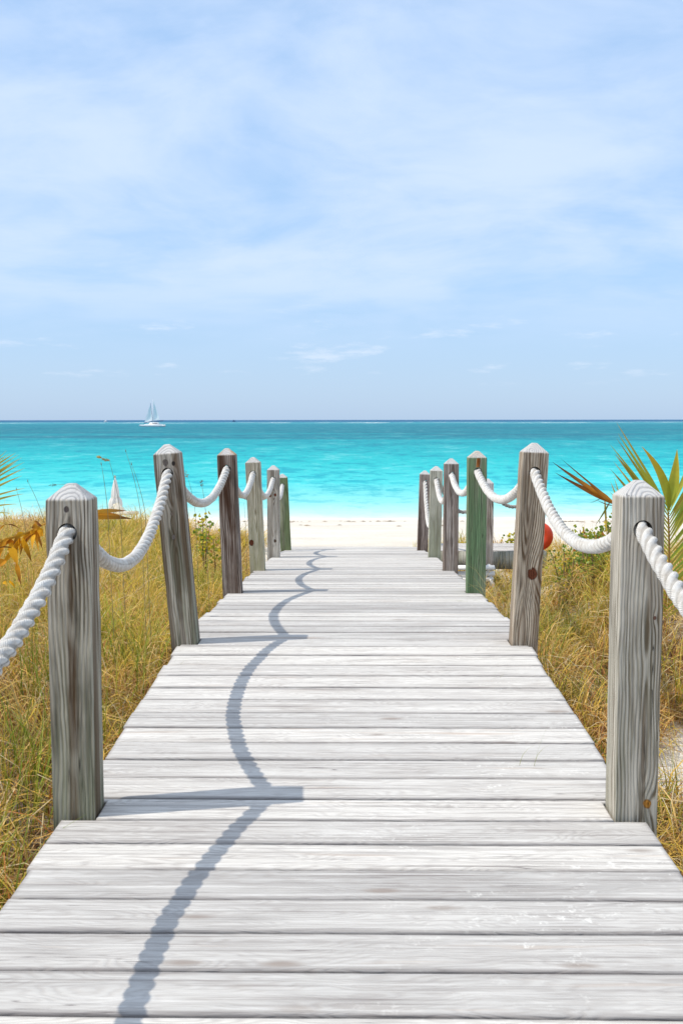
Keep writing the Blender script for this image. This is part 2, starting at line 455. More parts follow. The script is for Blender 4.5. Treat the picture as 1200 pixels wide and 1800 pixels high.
def mat_deck():
    m, n, out = material('bleached_deck_board')
    P = n.n('ShaderNodeTexCoord').outputs['Object']
    at_ = n.n('ShaderNodeAttribute'); at_.attribute_name = 'Col'
    rr, rg, rb = n.sep(at_.outputs['Color'])
    off = n.comb(n.m('MULTIPLY', rr, 37), n.m('MULTIPLY', rg, 17), n.m('MULTIPLY', rb, 53))
    Q = n.v('ADD', P, off)
    x, y, z = n.sep(P)
    w1 = n.noise(n.v('MULTIPLY', Q, (1.1, 5, 5)), 1, 3, .5)
    w2 = n.noise(n.v('MULTIPLY', Q, (3.2, 22, 22)), 1, 4, .55)
    # flat-sawn figure: long cathedrals
    qx, qy, qz = n.sep(Q)
    r = n.m('ADD', n.m('MULTIPLY', qy, .55), n.m('ADD', n.m('MULTIPLY', w1, .34), n.m('MULTIPLY', w2, .05)))
    # knots
    kv = n.v('MULTIPLY', Q, (2.1, 7.0, 0.0))
    kd = n.vor(kv, 1, 1)
    kk = n.mr(kd, .16, .045, 0, 1, True)
    r = n.m('ADD', r, n.m('MULTIPLY', n.mr(kd, .42, .0, 0, 1, True), .035))
    ph = n.m('FRACT', n.m('DIVIDE', r, .0125))
    ring = n.mr(n.m('ABSOLUTE', n.m('SUBTRACT', ph, .6)), 0, .4, 1, 0, True)
    fib = n.noise(n.v('MULTIPLY', Q, (7, 300, 300)), 1, 4, .65)
    fib2 = n.noise(n.v('MULTIPLY', Q, (2.2, 60, 60)), 1, 5, .6)
    blot = n.noise(n.v('MULTIPLY', Q, (1.6, 6, 6)), 1, 5, .6)
    base = n.ramp(rg, [(0, (.39, .38, .37)), (.35, (.52, .505, .485)), (.7, (.65, .625, .59)), (1, (.70, .675, .63))])
    col = n.mix(n.mr(blot, .35, .7, 0, .5), base, (.74, .715, .675))
    col = n.mix(n.m('MULTIPLY', n.mr(blot, .48, .34, 0, .5), rb), col, (.52, .46, .41))
    col = n.mix(n.m('MULTIPLY', ring, n.mr(blot, .3, .7, .45, .18)), col, (.32, .285, .265))
    col = n.mix(n.mr(fib2, .50, .66, 0, .45, True), col, (.30, .275, .265))
    col = n.mix(n.mr(fib2, .46, .30, 0, .45, True), col, (.76, .745, .72))
    col = n.mix(n.mr(fib, .55, .8, 0, .38), col, (.28, .26, .26))
    ln = n.noise(n.v('MULTIPLY', n.v('ADD', Q, (3, 3, 3)), (1.1, 115, 115)), 1, 3, .55)
    col = n.mix(n.m('MULTIPLY', n.mr(ln, .565, .63), n.mr(blot, .35, .6, .85, .35)), col, (.25, .225, .215))
    ck = n.noise(n.v('MULTIPLY', n.v('ADD', Q, (7, 1, 3)), (.9, 34, 34)), 1, 2, .5)
    col = n.mix(n.m('MULTIPLY', n.mr(n.m('ABSOLUTE', n.m('SUBTRACT', ck, .5)), .010, 0), n.mr(n.noise(n.v('MULTIPLY', Q, (2.0, 6, 6)), 1, 2), .56, .60, 0, .8)), col, (.13, .11, .11))
    # tan heart streaks on some boards
    tan = n.m('MULTIPLY', n.mr(n.noise(n.v('MULTIPLY', Q, (1.3, 26, 26)), 1, 3), .62, .72, 0, .5, True), rr)
    col = n.mix(tan, col, (.50, .37, .28))
    # knots only on a few
    km = n.m('MULTIPLY', kk, n.mr(n.noise(n.v('MULTIPLY', Q, (.9, 3, 3)), 1, 1), .52, .56))
    col = n.mix(n.m('MULTIPLY', km, .75), col, (.28, .23, .20))
    # white drips and scuffs of old paint, thicker on the near right boards
    sp = n.vor(n.v('ADD', n.v('MULTIPLY', P, (19, 30, 30)), n.v('MULTIPLY', n.noise(P, 55, 4, out='Color'), (2.2, 2.2, 2.2))), 1, 1)
    rgn = n.mr(n.noise(n.v('MULTIPLY', P, (2.4, 3.4, 1)), 1, 4, .6), .54, .66, 0, 1)
    side_ = n.m('MULTIPLY', n.mr(x, -.25, .5, .25, 1), n.mr(y, 9, 2.5, .25, 1))
    spl = n.m('MULTIPLY', n.m('MULTIPLY', n.mr(sp, .36, .10), rgn), side_)
    col = n.mix(n.m('MULTIPLY', spl, .75), col, (.84, .83, .79))
    # edges darkened along the joints to deepen the gaps, kept in the second colour channel's alpha-free attribute
    ed = n.n('ShaderNodeAttribute'); ed.attribute_name = 'edge'
    e = n.m('MULTIPLY', ed.outputs['Fac'], n.mr(blot, .3, .65, .35, 1.0))
    col = n.mix(n.m('MULTIPLY', e, .75), col, (.16, .14, .14))
    h = n.m('SUBTRACT', n.m('ADD', n.m('MULTIPLY', fib2, .9), n.m('MULTIPLY', fib, .5)), n.m('MULTIPLY', ring, .35))
    principled(n, out, col, .85, .18, n.bump(h, .9, .0028))
    return m


DECKM = mat_deck()
BEAM = mat_post('grey_beam', (.40, .40, .39), (.22, .21, .21), 31, .25, .2, H=99)

PS = .14           # post section
INX = .875         # inner face
POSTY = [1.15, 3.44, 5.75, 8.06, 10.2, 12.25, 14.45]


# ------------------------------------------------------------------ boardwalk
def inset_outline(pts, dd):
    out = []
    n_ = len(pts)
    for i in range(n_):
        p = Vector(pts[i]); a = Vector(pts[i - 1]); b = Vector(pts[(i + 1) % n_])
        e1 = (p - a); e2 = (b - p)
        if e1.length < 1e-6 or e2.length < 1e-6: out.append(tuple(p)); continue
        e1.normalize(); e2.normalize()
        n1 = Vector((-e1.y, e1.x)); n2 = Vector((-e2.y, e2.x))
        q = n1 + n2
        q = q / max(.3, q.dot(n1))
        out.append((p.x + q.x * dd, p.y + q.y * dd))
    return out


bw = empty('boardwalk', (0, 3, gz(0, 3)))
tag(bw, 'bleached grey wooden boardwalk of crosswise planks leading down to the beach', 'boardwalk')
BWL = Vector((0, 3, gz(0, 3)))
rnd = random.Random(11)


def planks(y0, y1, x0, x1, zf, notches, mesh_name, pitch=.1915, gap=.0105):
    vs, fl, sz, cs, eg = [], [], [], [], []
    y = y0
    while y < y1 - .05:
        pw = min(pitch * rnd.uniform(.985, 1.015), y1 - y)
        g = gap * rnd.uniform(.6, 1.5)
        ya, yb = y + g / 2, y + pw - g / 2
        y += pw
        xl, xr = x0 + rnd.uniform(-.012, .010), x1 + rnd.uniform(-.010, .012)
        n_ = 34
        tx = [i / n_ for i in range(n_ + 1)]
        f1, f2, p1, p2 = rnd.uniform(2, 5), rnd.uniform(2, 5), rnd.uniform(0, 6), rnd.uniform(0, 6)
        wob = lambda t, f_, p_: .0016 * math.sin(f_ * t * 3 + p_) + rnd.uniform(-.0007, .0007)
        front = [(xl + (xr - xl) * t, ya + wob(t, f1, p1)) for t in tx]
        back = [(xl + (xr - xl) * t, yb + wob(t, f2, p2)) for t in tx]
        # notch round the posts
        pts = []
        nr = [q for q in notches if q[2] > ya - .0 and q[1] < yb]
        L_ = [q for q in nr if q[0] < 0]; R_ = [q for q in nr if q[0] > 0]
        def clipf(row, q, side):
            return [p for p in row if (p[0] > q[0] + .03 if side < 0 else p[0] < q[0] - .03)]
        def sidepts(q, side):
            """points from the front edge to the back edge on one side"""
            xe = xl if side < 0 else xr
            if q is None: return [], [], []
            xi, qa, qb = q
            s_ = []
            cf = qa <= ya + .012; cb = qb >= yb - .012
            if cf and cb: return [(xi, ya), (xi, yb)], True, True
            if cf: return [(xi, ya), (xi, qb), (xe, qb), (xe, yb)], True, False
            if cb: return [(xe, ya), (xe, qa), (xi, qa), (xi, yb)], False, True
            return [(xe, ya), (xe, qa), (xi, qa), (xi, qb), (xe, qb), (xe, yb)], False, False
        fr, bk = front[1:-1], back[1:-1]
        qr = R_[0] if R_ else None; ql = L_[0] if L_ else None
        rs, rf_, rb_ = sidepts(qr, 1) if qr else ([(xr, ya), (xr, yb)], False, False)
        ls, lf_, lb_ = sidepts(ql, -1) if ql else ([(xl, ya), (xl, yb)], False, False)
        if rf_: fr = clipf(fr, qr, 1)
        if rb_: bk = clipf(bk, qr, 1)
        if lf_: fr = clipf(fr, ql, -1)
        if lb_: bk = clipf(bk, ql, -1)
        pts = fr + rs + bk[::-1] + ls[::-1]
        dz = rnd.uniform(-.0016, .0016); tilt = rnd.uniform(-.012, .012); roll = rnd.uniform(-.0018, .0018)
        yc = (ya + yb) / 2
        zz = lambda p: zf(p[1]) + dz + tilt * (p[1] - yc) + roll * p[0]
        rings = [(inset_outline(pts, .006), 0.0, 0.), (inset_outline(pts, .0015), -.0022, .8), (pts, -.007, 1.), (pts, -.038, 1.)]
        # a ring keeps the darkened edge narrow
        rings = [(inset_outline(pts, .0075 if nr else .017), 0.0, 0.)] + [(rings[0][0], 0.0, .55)] + rings[1:]
        b = len(vs); k = len(pts)
        c = (rnd.random(), rnd.random(), rnd.random())
        for ring_, dzz, e in rings:
            for p in ring_:
                vs.append((p[0] - BWL.x, p[1] - BWL.y, zz(p) + dzz - BWL.z)); cs.append(c); eg.append(e)
        fl += list(range(b, b + k)); sz.append(k)
        for j in range(len(rings) - 1):
            for i in range(k):
                i2 = (i + 1) % k
                fl += [b + j * k + i, b + (j + 1) * k + i, b + (j + 1) * k + i2, b + j * k + i2]; sz.append(4)
        l_ = len(rings) - 1
        fl += [b + l_ * k + i for i in range(k)][::-1]; sz.append(k)
    me = np_mesh(mesh_name, vs, fl, sz, np.array(cs, np.float32))
    a_ = me.attributes.new('edge', 'FLOAT', 'POINT'); a_.data.foreach_set('value', np.array(eg, np.float32))
    return me


G = .006
notches = []
for yy in POSTY:
    for s_ in (-1, 1):
        notches.append((s_ * (INX - G), yy - G, yy + PS + G))
notches.sort(key=lambda q: q[1])
me = planks(-.6, DECK_END, -.972, .972, lambda y: float(zdeck(y)), notches, 'decking')
link('decking', me, DECKM, bw)
for sx in (-.80, -.02, .76):
    mb = MB()
    yl = np.linspace(-.6, DECK_END - .02, 24)
    for i in range(len(yl) - 1):
        a_, b_ = yl[i], yl[i + 1]
        za, zb = zdeck(a_) - .042 - BWL.z, zdeck(b_) - .042 - BWL.z
        vs = [(x, yv - BWL.y, z) for x in (sx, sx + .045) for (yv, z) in ((a_, za), (a_, za - .18), (b_, zb), (b_, zb - .18))]
        mb.add(vs, [(0, 1, 3, 2), (4, 6, 7, 5), (0, 2, 6, 4), (1, 5, 7, 3)])
    mb.build('joist', BEAM, bw)

# ------------------------------------------------------------------ posts
def post_mesh(H, hole_z, size=PS, cap=.052, top=.028, dig=.25):
    bm = bmesh.new()
    h = size / 2
    rj = random.Random(int(H * 1e5))
    zs = [(-dig, h)] + [(H * k / 15, h) for k in range(15)] + [(H, h), (H + cap, top / 2)]
    rows = []
    for z, q in zs:
        j = .0013 if 0 < z < H + .001 else 0
        rows.append([bm.verts.new((x + rj.uniform(-j, j), y + rj.uniform(-j, j), z)) for x, y in ((-q, -q), (q, -q), (q, q), (-q, q))])
    for i in range(len(rows) - 1):
        for k in range(4):
            bm.faces.new((rows[i][k], rows[i][(k + 1) % 4], rows[i + 1][(k + 1) % 4], rows[i + 1][k]))
    bm.faces.new(rows[0][::-1]); bm.faces.new(rows[-1])
    ed = [e for e in bm.edges if not (e.verts[0].co.z == e.verts[1].co.z and e.verts[0].co.z < H - .01)]
    bmesh.ops.bevel(bm, geom=ed, offset=.0045, segments=2, affect='EDGES', profile=.6)
    me = bpy.data.meshes.new('post'); bm.to_mesh(me); bm.free()
    if hole_z is None: return me
    bm = bmesh.new()
    bmesh.ops.create_cone(bm, cap_ends=True, segments=40, radius1=.0318, radius2=.0318, depth=size * 2,
                          matrix=Matrix.Translation((0, 0, hole_z)) @ Matrix.Rotation(math.pi / 2, 4, 'X'))
    cm = bpy.data.meshes.new('cut'); bm.to_mesh(cm); bm.free()
    a_ = bpy.data.objects.new('a', me); b_ = bpy.data.objects.new('b', cm)
    COL.objects.link(a_); COL.objects.link(b_)
    md = a_.modifiers.new('x', 'BOOLEAN'); md.operation = 'DIFFERENCE'; md.object = b_; md.solver = 'EXACT'
    dg = bpy.context.evaluated_depsgraph_get()
    res = bpy.data.meshes.new_from_object(a_.evaluated_get(dg))
    bpy.data.objects.remove(a_); bpy.data.objects.remove(b_)
    return res


# side, index: shoulder height above deck, outward lean (m at top), light, dark, options, label
GL, GD = (.42, .40, .37), (.20, .185, .175)
RED = (.16, .05, .025)
SPEC = {
    (-1, 0): (1.07, 0, GL, GD, dict(seed=21), 'near left post'),
    (1, 0): (1.07, 0, GL, GD, dict(seed=22), 'near right post'),
    (-1, 1): (1.072, 0, (.41, .385, .34), (.15, .12, .09), dict(seed=1, band=(.004, .017, .95), streak=.75, green=.45, greencol=(.12, .15, .09), period=.0125, ox=.008, knots=((.0, -.03, .009, (.14, .11, .10)),)), 'large weathered grey post with dark brown streaks, nearest on the left side'),
    (1, 1): (1.082, 0, (.46, .445, .41), (.20, .18, .15), dict(seed=2, band=(.022, .008, .5), streak=.30, green=.3, greencol=(.20, .22, .15), period=.0115, ox=.022, knots=((.035, -1.03, .014, (.50, .22, .04)), (.045, -.40, .006, (.2, .1, .07)))), 'large pale grey post with an orange knot at its foot, nearest on the right side'),
    (-1, 2): (1.061, .085, (.42, .40, .37), (.15, .125, .105), dict(seed=3, band=(.002, .014, .7), streak=.7, green=.5, greencol=(.16, .19, .11), period=.013, knots=((-.005, -.048, .016, (.19, .16, .14)), (.038, -.055, .011, (.05, .04, .035)), (.005, -.33, .010, (.2, .16, .13)), (.0, -.46, .013, (.2, .17, .15)))), 'outward-leaning grey post with dark knots around its hole, second on the left'),
    (1, 2): (1.064, .045, (.42, .375, .32), (.18, .13, .09), dict(seed=4, band=(-.012, .012, .5), streak=.35, period=.0125, ox=-.02, oy=-.06, knots=((.018, -.665, .030, RED),)), 'grey-brown post with a big red-brown knot in its lower half, second on the right'),
    (-1, 3): (1.07, .035, (.36, .32, .30), (.105, .065, .05), dict(seed=5, band=(.0, .034, .85), streak=.75, toporange=.9), 'dark reddish-brown post with an orange-stained cap, third on the left'),
    (1, 3): (1.048, 0, (.36, .38, .30), (.10, .14, .08), dict(seed=6, streak=.2, green=.95, greencol=(.10, .165, .085), toporange=.25, knots=()), 'green-stained post with a rusty streak above its hole, third on the right'),
    (-1, 4): (1.06, .04, (.46, .44, .38), (.25, .23, .17), dict(seed=7, streak=.2, green=.5, greencol=(.27, .27, .15), knots=((-.045, -.78, .026, RED),)), 'pale greenish-grey post with a dark red knot near its foot, fourth on the left'),
    (1, 4): (1.045, 0, (.38, .35, .34), (.15, .12, .11), dict(seed=8, streak=.5), 'dark grey-brown streaked post, fourth on the right'),
    (-1, 5): (1.03, 0, (.44, .43, .41), (.20, .185, .17), dict(seed=9, streak=.35, knots=((-.035, -.30, .016, RED), (.025, -.29, .016, RED), (.02, -.83, .017, (.13, .08, .06)))), 'grey post with two small brown knots under its rope, fifth on the left'),
    (1, 5): (1.02, .015, (.42, .43, .39), (.20, .20, .165), dict(seed=10, streak=.3, green=.5, greencol=(.22, .25, .16)), 'faintly green grey post, fifth on the right'),
    (-1, 6): (1.01, .045, (.29, .31, .23), (.08, .11, .055), dict(seed=11, streak=.25, green=.95, greencol=(.115, .15, .07)), 'dark green-stained post, farthest on the left side'),
    (1, 6): (1.055, .03, (.33, .29, .28), (.12, .085, .08), dict(seed=12, streak=.6), 'dark brown post with slack rope, farthest on the right side'),
}
HOLE = {}
for (s_, i), (hh, lean, li, dk, kw, lab) in SPEC.items():
    if i == 0:
        lab = 'weathered grey post just beside the camera on the %s of the walk' % ('left' if s_ < 0 else 'right')
    cy = POSTY[i] + PS / 2; cx = s_ * (INX + PS / 2)
    zb = gz(cx, cy); zd = float(zdeck(cy)); H = zd + hh - zb
    me = post_mesh(H, H - .108)
    m = mat_post('weathered_post_%s%d' % ('l' if s_ < 0 else 'r', i), li, dk, H=H, **kw)
    o = link('rope_post', me, m, loc=(cx, cy, zb))
    ang = math.atan(lean / hh) * s_
    # pivot where the post passes the deck
    rot = Matrix.Rotation(ang, 4, 'Y')
    piv = Vector((cx, cy, zd))
    o.matrix_world = Matrix.Translation(piv) @ rot @ Matrix.Translation(Vector((0, 0, zb - zd)))
    tag(o, lab, 'post', 'timber posts along the boardwalk')
    HOLE[(s_, i)] = piv + rot @ Vector((0, 0, hh - .108))
    if (s_, i) == (1, 3):
        mr_, n_, out_ = material('rusty_streak')
        g_ = n_.n('ShaderNodeTexCoord').outputs['Object']
        principled(n_, out_, n_.ramp(n_.noise(n_.v('MULTIPLY', g_, (60, 60, 8)), 1, 4), [(.3, (.16, .05, .015)), (.7, (.42, .17, .05))]), .85, .1)
        mb = MB()
        mb.add([(-.014, -PS / 2 - .0015, H - .072), (.014, -PS / 2 - .0015, H - .072), (.018, -PS / 2 - .0015, H - .002), (-.008, -PS / 2 - .0015, H - .002)], [(0, 1, 2, 3)])
        mb.build('rust_stain', mr_, o)


# ------------------------------------------------------------------ ropes
def mat_rope(name='white_cotton_rope', c1=(.84, .825, .79), c2=(.60, .54, .47)):
    m, n, out = material(name)
    P = n.n('ShaderNodeTexCoord').outputs['Object']
    a_ = n.n('ShaderNodeAttribute'); a_.attribute_name = 'Col'
    r_, g_, b_ = n.sep(a_.outputs['Color'])       # r = groove depth, g = yarn phase, b = along
    f = n.noise(P, 230, 4, .7); f2 = n.noise(P, 28, 4, .6); f3 = n.noise(P, 620, 2, .7)
    yarn = n.m('SINE', n.m('MULTIPLY', g_, 150))
    col = n.mix(n.mr(f2, .42, .68, 0, .7), c1, c2)
    col = n.mix(n.mr(f, .55, .8, 0, .4), col, tuple(q * .75 for q in c2))
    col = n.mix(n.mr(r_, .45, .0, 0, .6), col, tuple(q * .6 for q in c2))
    h = n.m('ADD', n.m('MULTIPLY', yarn, .22), n.m('ADD', n.m('MULTIPLY', f, 1.2), n.m('MULTIPLY', f3, .5)))
    principled(n, out, col, .95, .08, n.bump(h, .9, .0045))
    return m


ROPE = mat_rope()


def rope_mesh(name, path, Rr=.029, pitch=.178, step=.005, nseg=30, loc=Vector((0, 0, 0))):
    P = np.array([tuple(p) for p in path], float)
    dd = np.linalg.norm(np.diff(P, axis=0), axis=1); S = np.concatenate([[0], np.cumsum(dd)])
    ns = int(S[-1] / step)
    s = np.linspace(0, S[-1], ns)
    C = np.stack([np.interp(s, S, P[:, k]) for k in range(3)], -1)
    ker = np.hanning(13); ker /= ker.sum()
    for k in range(3):
        C[:, k] = np.convolve(np.pad(C[:, k], 6, mode='reflect', reflect_type='odd'), ker, 'valid')
    T = np.gradient(C, axis=0); T /= np.linalg.norm(T, axis=1)[:, None]
    side = np.array([1., 0, 0]); 
    if abs(T[:, 0]).mean() > .7: side = np.array([0, 1., 0])
    A = side - T * (T @ side)[:, None]; A /= np.linalg.norm(A, axis=1)[:, None]
    B = np.cross(T, A)
    th = np.linspace(0, 2 * np.pi, nseg, endpoint=False)
    TH, SS = np.meshgrid(th, s)
    ph = (TH - 2 * np.pi * SS / pitch) % (2 * np.pi / 3) - np.pi / 3
    aa = Rr / 2.155; bb = Rr - aa
    r = bb * np.cos(ph) + np.sqrt(np.maximum(0, aa * aa - (bb * np.sin(ph)) ** 2))
    r = np.maximum(r, .70 * Rr)
    rs = np.random.RandomState(3)
    lowf = 1 + .04 * np.sin(SS * 23 + rs.rand() * 6) * np.sin(TH + SS * 7) + .018 * np.sin(SS * 211 + 5 * TH) + rs.normal(0, .008, SS.shape)
    r = r * lowf
    V = C[:, None, :] + r[..., None] * (np.cos(TH)[..., None] * A[:, None, :] + np.sin(TH)[..., None] * B[:, None, :])
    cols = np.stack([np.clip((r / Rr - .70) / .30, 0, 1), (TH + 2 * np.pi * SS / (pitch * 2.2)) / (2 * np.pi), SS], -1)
    V = V - np.array(loc)
    n1 = len(s)
    i, j = np.meshgrid(np.arange(n1 - 1), np.arange(nseg), indexing='ij')
    a = i * nseg + j; b = i * nseg + (j + 1) % nseg
    FC = np.stack([a, b, b + nseg, a + nseg], -1).reshape(-1, 4)
    fl = list(FC.ravel()) + list(range(nseg))[::-1] + [(n1 - 1) * nseg + k for k in range(nseg)]
    return np_mesh(name, V.reshape(-1, 3), fl, [4] * len(FC) + [nseg, nseg], cols.reshape(-1, 3), True)


def swag(a, b, sag, n=40, belly=(0, 0)):
    out = []
    for k in range(n + 1):
        t = k / n
        p = a.lerp(b, t); q = 4 * t * (1 - t)
        p.z -= sag * q; p.x += belly[0] * q
        out.append(p)
    return out


SAGS = {-1: [.30, .285, .215, .21, .21, .2], 1: [.235, .205, .185, .175, .26, .58]}
for s_ in (-1, 1):
    path = [HOLE[(s_, 0)] + Vector((0, -.12, 0))]
    for i in range(6):
        a = HOLE[(s_, i)] + Vector((0, PS / 2 - .004, 0)); b = HOLE[(s_, i + 1)] + Vector((0, -PS / 2 + .004, 0))
        path += swag(a, b, SAGS[s_][i])
    path.append(HOLE[(s_, 6)] + Vector((0, .10, -.002)))
    lo = Vector((s_ * .945, POSTY[1], 4.9))
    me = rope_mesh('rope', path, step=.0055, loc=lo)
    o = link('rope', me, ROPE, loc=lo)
    tag(o, 'thick white twisted rope threaded through the %s-hand posts and sagging between them' % ('left' if s_ < 0 else 'right'), 'rope', 'twisted handrail ropes')

# ------------------------------------------------------------------ side platform on the right
pf = empty('side_platform', (1.6, 13.0, gz(1.6, 13.0)))
tag(pf, 'low grey timber platform branching off the right side of the boardwalk', 'platform')
PZ = CAMZ - .1242 * 12.7
loc_old = BWL.copy(); BWL = Vector(pf.location)
me = planks(12.70, 13.42, .99, 2.32, lambda y: PZ, [], 'decking', pitch=.15)
BWL = loc_old
link('decking', me, DECKM, pf)
mb = MB(); q = pf.location
mb.box(.985 - q.x, 2.325 - q.x, 12.655 - q.y, 12.70 - q.y, PZ - .225 - q.z, PZ - .012 - q.z); mb.build('rim_beam', BEAM, pf)
mb = MB(); mb.box(.985 - q.x, 2.325 - q.x, 13.42 - q.y, 13.46 - q.y, PZ - .225 - q.z, PZ - .012 - q.z); mb.build('rim_beam', BEAM, pf)
mb = MB(); mb.box(1.7 - q.x, 2.3 - q.x, 12.50 - q.y, 12.545 - q.y, 3.405 - q.z, 3.47 - q.z); mb.build('ground_sill', BEAM, pf)
PB = mat_post('platform_post', (.42, .39, .37), (.21, .17, .15), 14, streak=.3, H=1.2)
bh = {}
for k, (X0, Y0, topz, lab) in enumerate(((at(856, 900, 12.57).x, 12.57, at(856, 849, 12.57).z, 'grey side-platform post half hidden behind the green-stained post'),
                                          (at(936, 900, 12.75).x, 12.75, at(936, 862, 12.75).z, 'side-platform corner post hidden behind the red-knotted post'))):
    zb = gz(X0, Y0); H = topz - zb
    me = post_mesh(H, H - .11, size=.13)
    o = link('rope_post', me, PB, loc=(X0, Y0, zb)); tag(o, lab, 'post', 'posts of the side platform')
    o.rotation_euler.z = math.pi / 2
    bh[k] = Vector((X0, Y0, topz - .11))
ROPE2 = mat_rope('grey_rope', (.52, .49, .45), (.36, .33, .29))
r5 = HOLE[(1, 5)] + Vector((.04, .04, -.02))
path = [r5] + swag(r5, bh[0] + Vector((-.05, 0, 0)), .30)[1:] + swag(bh[0] + Vector((.05, 0, 0)), bh[1] + Vector((-.05, 0, 0)), .13)
path.append(bh[1] + Vector((.12, 0, 0)))
me = rope_mesh('rope', path, Rr=.024, pitch=.13, step=.008, nseg=21, loc=bh[0])
tag(link('rope', me, ROPE2, loc=bh[0]), 'thinner grey rope hanging low along the side platform behind the right-hand posts', 'rope')
# mirror: short rope behind the left posts, to a post hidden by the brown one
X0, Y0 = at(399, 900, 13.4).x, 13.4
zb = gz(X0, Y0); H = at(399, 842, 13.4).z - zb
o = link('rope_post', post_mesh(H, H - .11, size=.13), PB, loc=(X0, Y0, zb)); o.rotation_euler.z = math.pi / 2
tag(o, 'short post hidden behind the reddish-brown third left post', 'post')
a = Vector((X0 + .05, Y0, zb + H - .11)); b = HOLE[(-1, 6)] + Vector((-.04, 0, -.02))
me = rope_mesh('rope', [a - Vector((.15, 0, 0))] + swag(a, b, .17) + [b + Vector((.03, 0, 0))], Rr=.024, pitch=.13, step=.008, nseg=21, loc=a)
tag(link('rope', me, ROPE, loc=a), 'pale rope seen low between the fourth and fifth left posts', 'rope')


# ------------------------------------------------------------------ simple paints
def plain(name, c, rough=.6, spec=.3, var=.12, scale=9, trans=None, bump=.0):
    m, n, out = material(name)
    P = n.n('ShaderNodeTexCoord').outputs['Object']
    f = n.noise(P, scale, 5, .6)
    col = n.mix(n.mr(f, .3, .7), tuple(q * (1 - var) for q in c), tuple(min(1, q * (1 + var)) for q in c))
    principled(n, out, col, rough, spec, n.bump(n.noise(P, scale * 8, 4), .4, bump) if bump else None, trans)
    return m


WHITE = plain('white_paint', (.80, .79, .76), .6, .3, .06, 20)
CANVAS = plain('canvas', (.78, .76, .72), .9, .1, .06, 6, trans=.15)
CUSH = plain('beige_cushion', (.70, .64, .54), .9, .1, .05, 6)
POLE = plain('wood_pole', (.45, .33, .22), .6, .3, .1, 6)
REDM = plain('red_float', (.80, .07, .02), .4, .4, .12, 12)

# white slatted bench below the platform
Yb = 12.0
bx0, bx1 = 1.02, at(870, 1000, Yb).x
gb = gz(1.5, Yb)
be = empty('slatted_bench', ((bx0 + bx1) / 2, Yb, gb)); q = be.location
tag(be, 'small white slatted bench in the grass under the side platform', 'bench')
z_at = lambda py: at(860, py, Yb).z
for (ya_, yb_) in ((995, 1000.5), (1005.5, 1011)):
    a0, a1, zl_, zh_ = bx0 - q.x, bx1 - q.x, z_at(yb_) - q.z, z_at(ya_) - q.z
    mb = MB(); mb.add([(a0, 0, zl_), (a0, .075, zh_), (a0, .02, zl_ - .012), (a0, .095, zh_ - .012), (a1, 0, zl_), (a1, .075, zh_), (a1, .02, zl_ - .012), (a1, .095, zh_ - .012)],
                      [(0, 4, 5, 1), (2, 3, 7, 6), (0, 1, 3, 2), (4, 6, 7, 5), (0, 2, 6, 4), (1, 5, 7, 3)]); mb.build('slat', WHITE, be)
mb = MB(); mb.box(bx0 - q.x, bx1 - .02 - q.x, -.05, .40, z_at(1021) - q.z, z_at(1015.5) - q.z); mb.build('seat', WHITE, be)
for xx in (bx0 + .05, bx1 - .045):
    for yy_ in (-.04, .36):
        zt = z_at(1017) - q.z
        mb = MB(); mb.tube([(xx - q.x - .02, yy_, zt), (xx - q.x + .012, yy_, zt - .05), (xx - q.x + .035, yy_, zt - .13), (xx - q.x + .045, yy_, 0)], .019, 8); mb.build('leg', WHITE, be, True)
for xx in (bx0 + .1, bx1 - .08):
    mb = MB(); mb.box(xx - q.x, xx + .035 - q.x, .098, .12, z_at(1018) - q.z, z_at(994) - q.z); mb.build('back_support', WHITE, be)

# red life ring leaning in the grass behind the second right post
c = at(946, 943, 9.5)
rg = empty('ring_float', c)
tag(rg, 'bright orange-red ring float partly hidden behind the second right post', 'float')
Rm, rm = .072, .060
mb = MB(); vs = []; fs = []
for i in range(40):
    for k in range(16):
        A, B = 2 * math.pi * i / 40, 2 * math.pi * k / 16
        rr = Rm + rm * math.cos(B)
        vs.append((rr * math.cos(A), rm * .8 * math.sin(B), rr * math.sin(A)))
        i2, k2 = (i + 1) % 40, (k + 1) % 16
        fs.append((i * 16 + k, i2 * 16 + k, i2 * 16 + k2, i * 16 + k2))
mb.add(vs, fs); o = mb.build('ring', REDM, rg, True)
mb = MB(); mb.tube([(0, .02, Rm), (.0, .03, -.1), (0.0, .03, gz(c.x, c.y) - c.z - .1)], .02, 8); mb.build('stake', POLE, rg, True)

# closed beach umbrella and lounger on the left beach
Yu = 48.0
pu = at(204, 918, Yu); zg = gz(pu.x, Yu)
um = empty('beach_umbrella', (pu.x, Yu, zg)); tag(um, 'closed white beach umbrella on the sand beyond the left dune grass', 'umbrella')
Zt = lambda py: at(204, py, Yu).z - zg
mb = MB(); mb.tube([(0, 0, -.2), (0, 0, Zt(839))], .022, 10); mb.build('pole', POLE, um, True)
mb = MB(); mb.tube([(0, 0, Zt(840)), (0, 0, Zt(837)), (0, 0, Zt(835.5))], [.03, .035, .008], 10); mb.build('finial', POLE, um, True)


def fluted(prof, nf=8, amp=.12, n=48, seed=1):
    vs, fs = [], []
    for j, (z, r) in enumerate(prof):
        for k in range(n):
            A = 2 * math.pi * k / n
            rr = r * (1 + amp * math.cos(nf * A + .35 * j)) * (1 + .06 * math.sin(3 * A + j))
            vs.append((rr * math.cos(A), rr * math.sin(A), z))
    for j in range(len(prof) - 1):
        for k in range(n):
            k2 = (k + 1) % n
            fs.append((j * n + k, j * n + k2, (j + 1) * n + k2, (j + 1) * n + k))
    return vs, fs


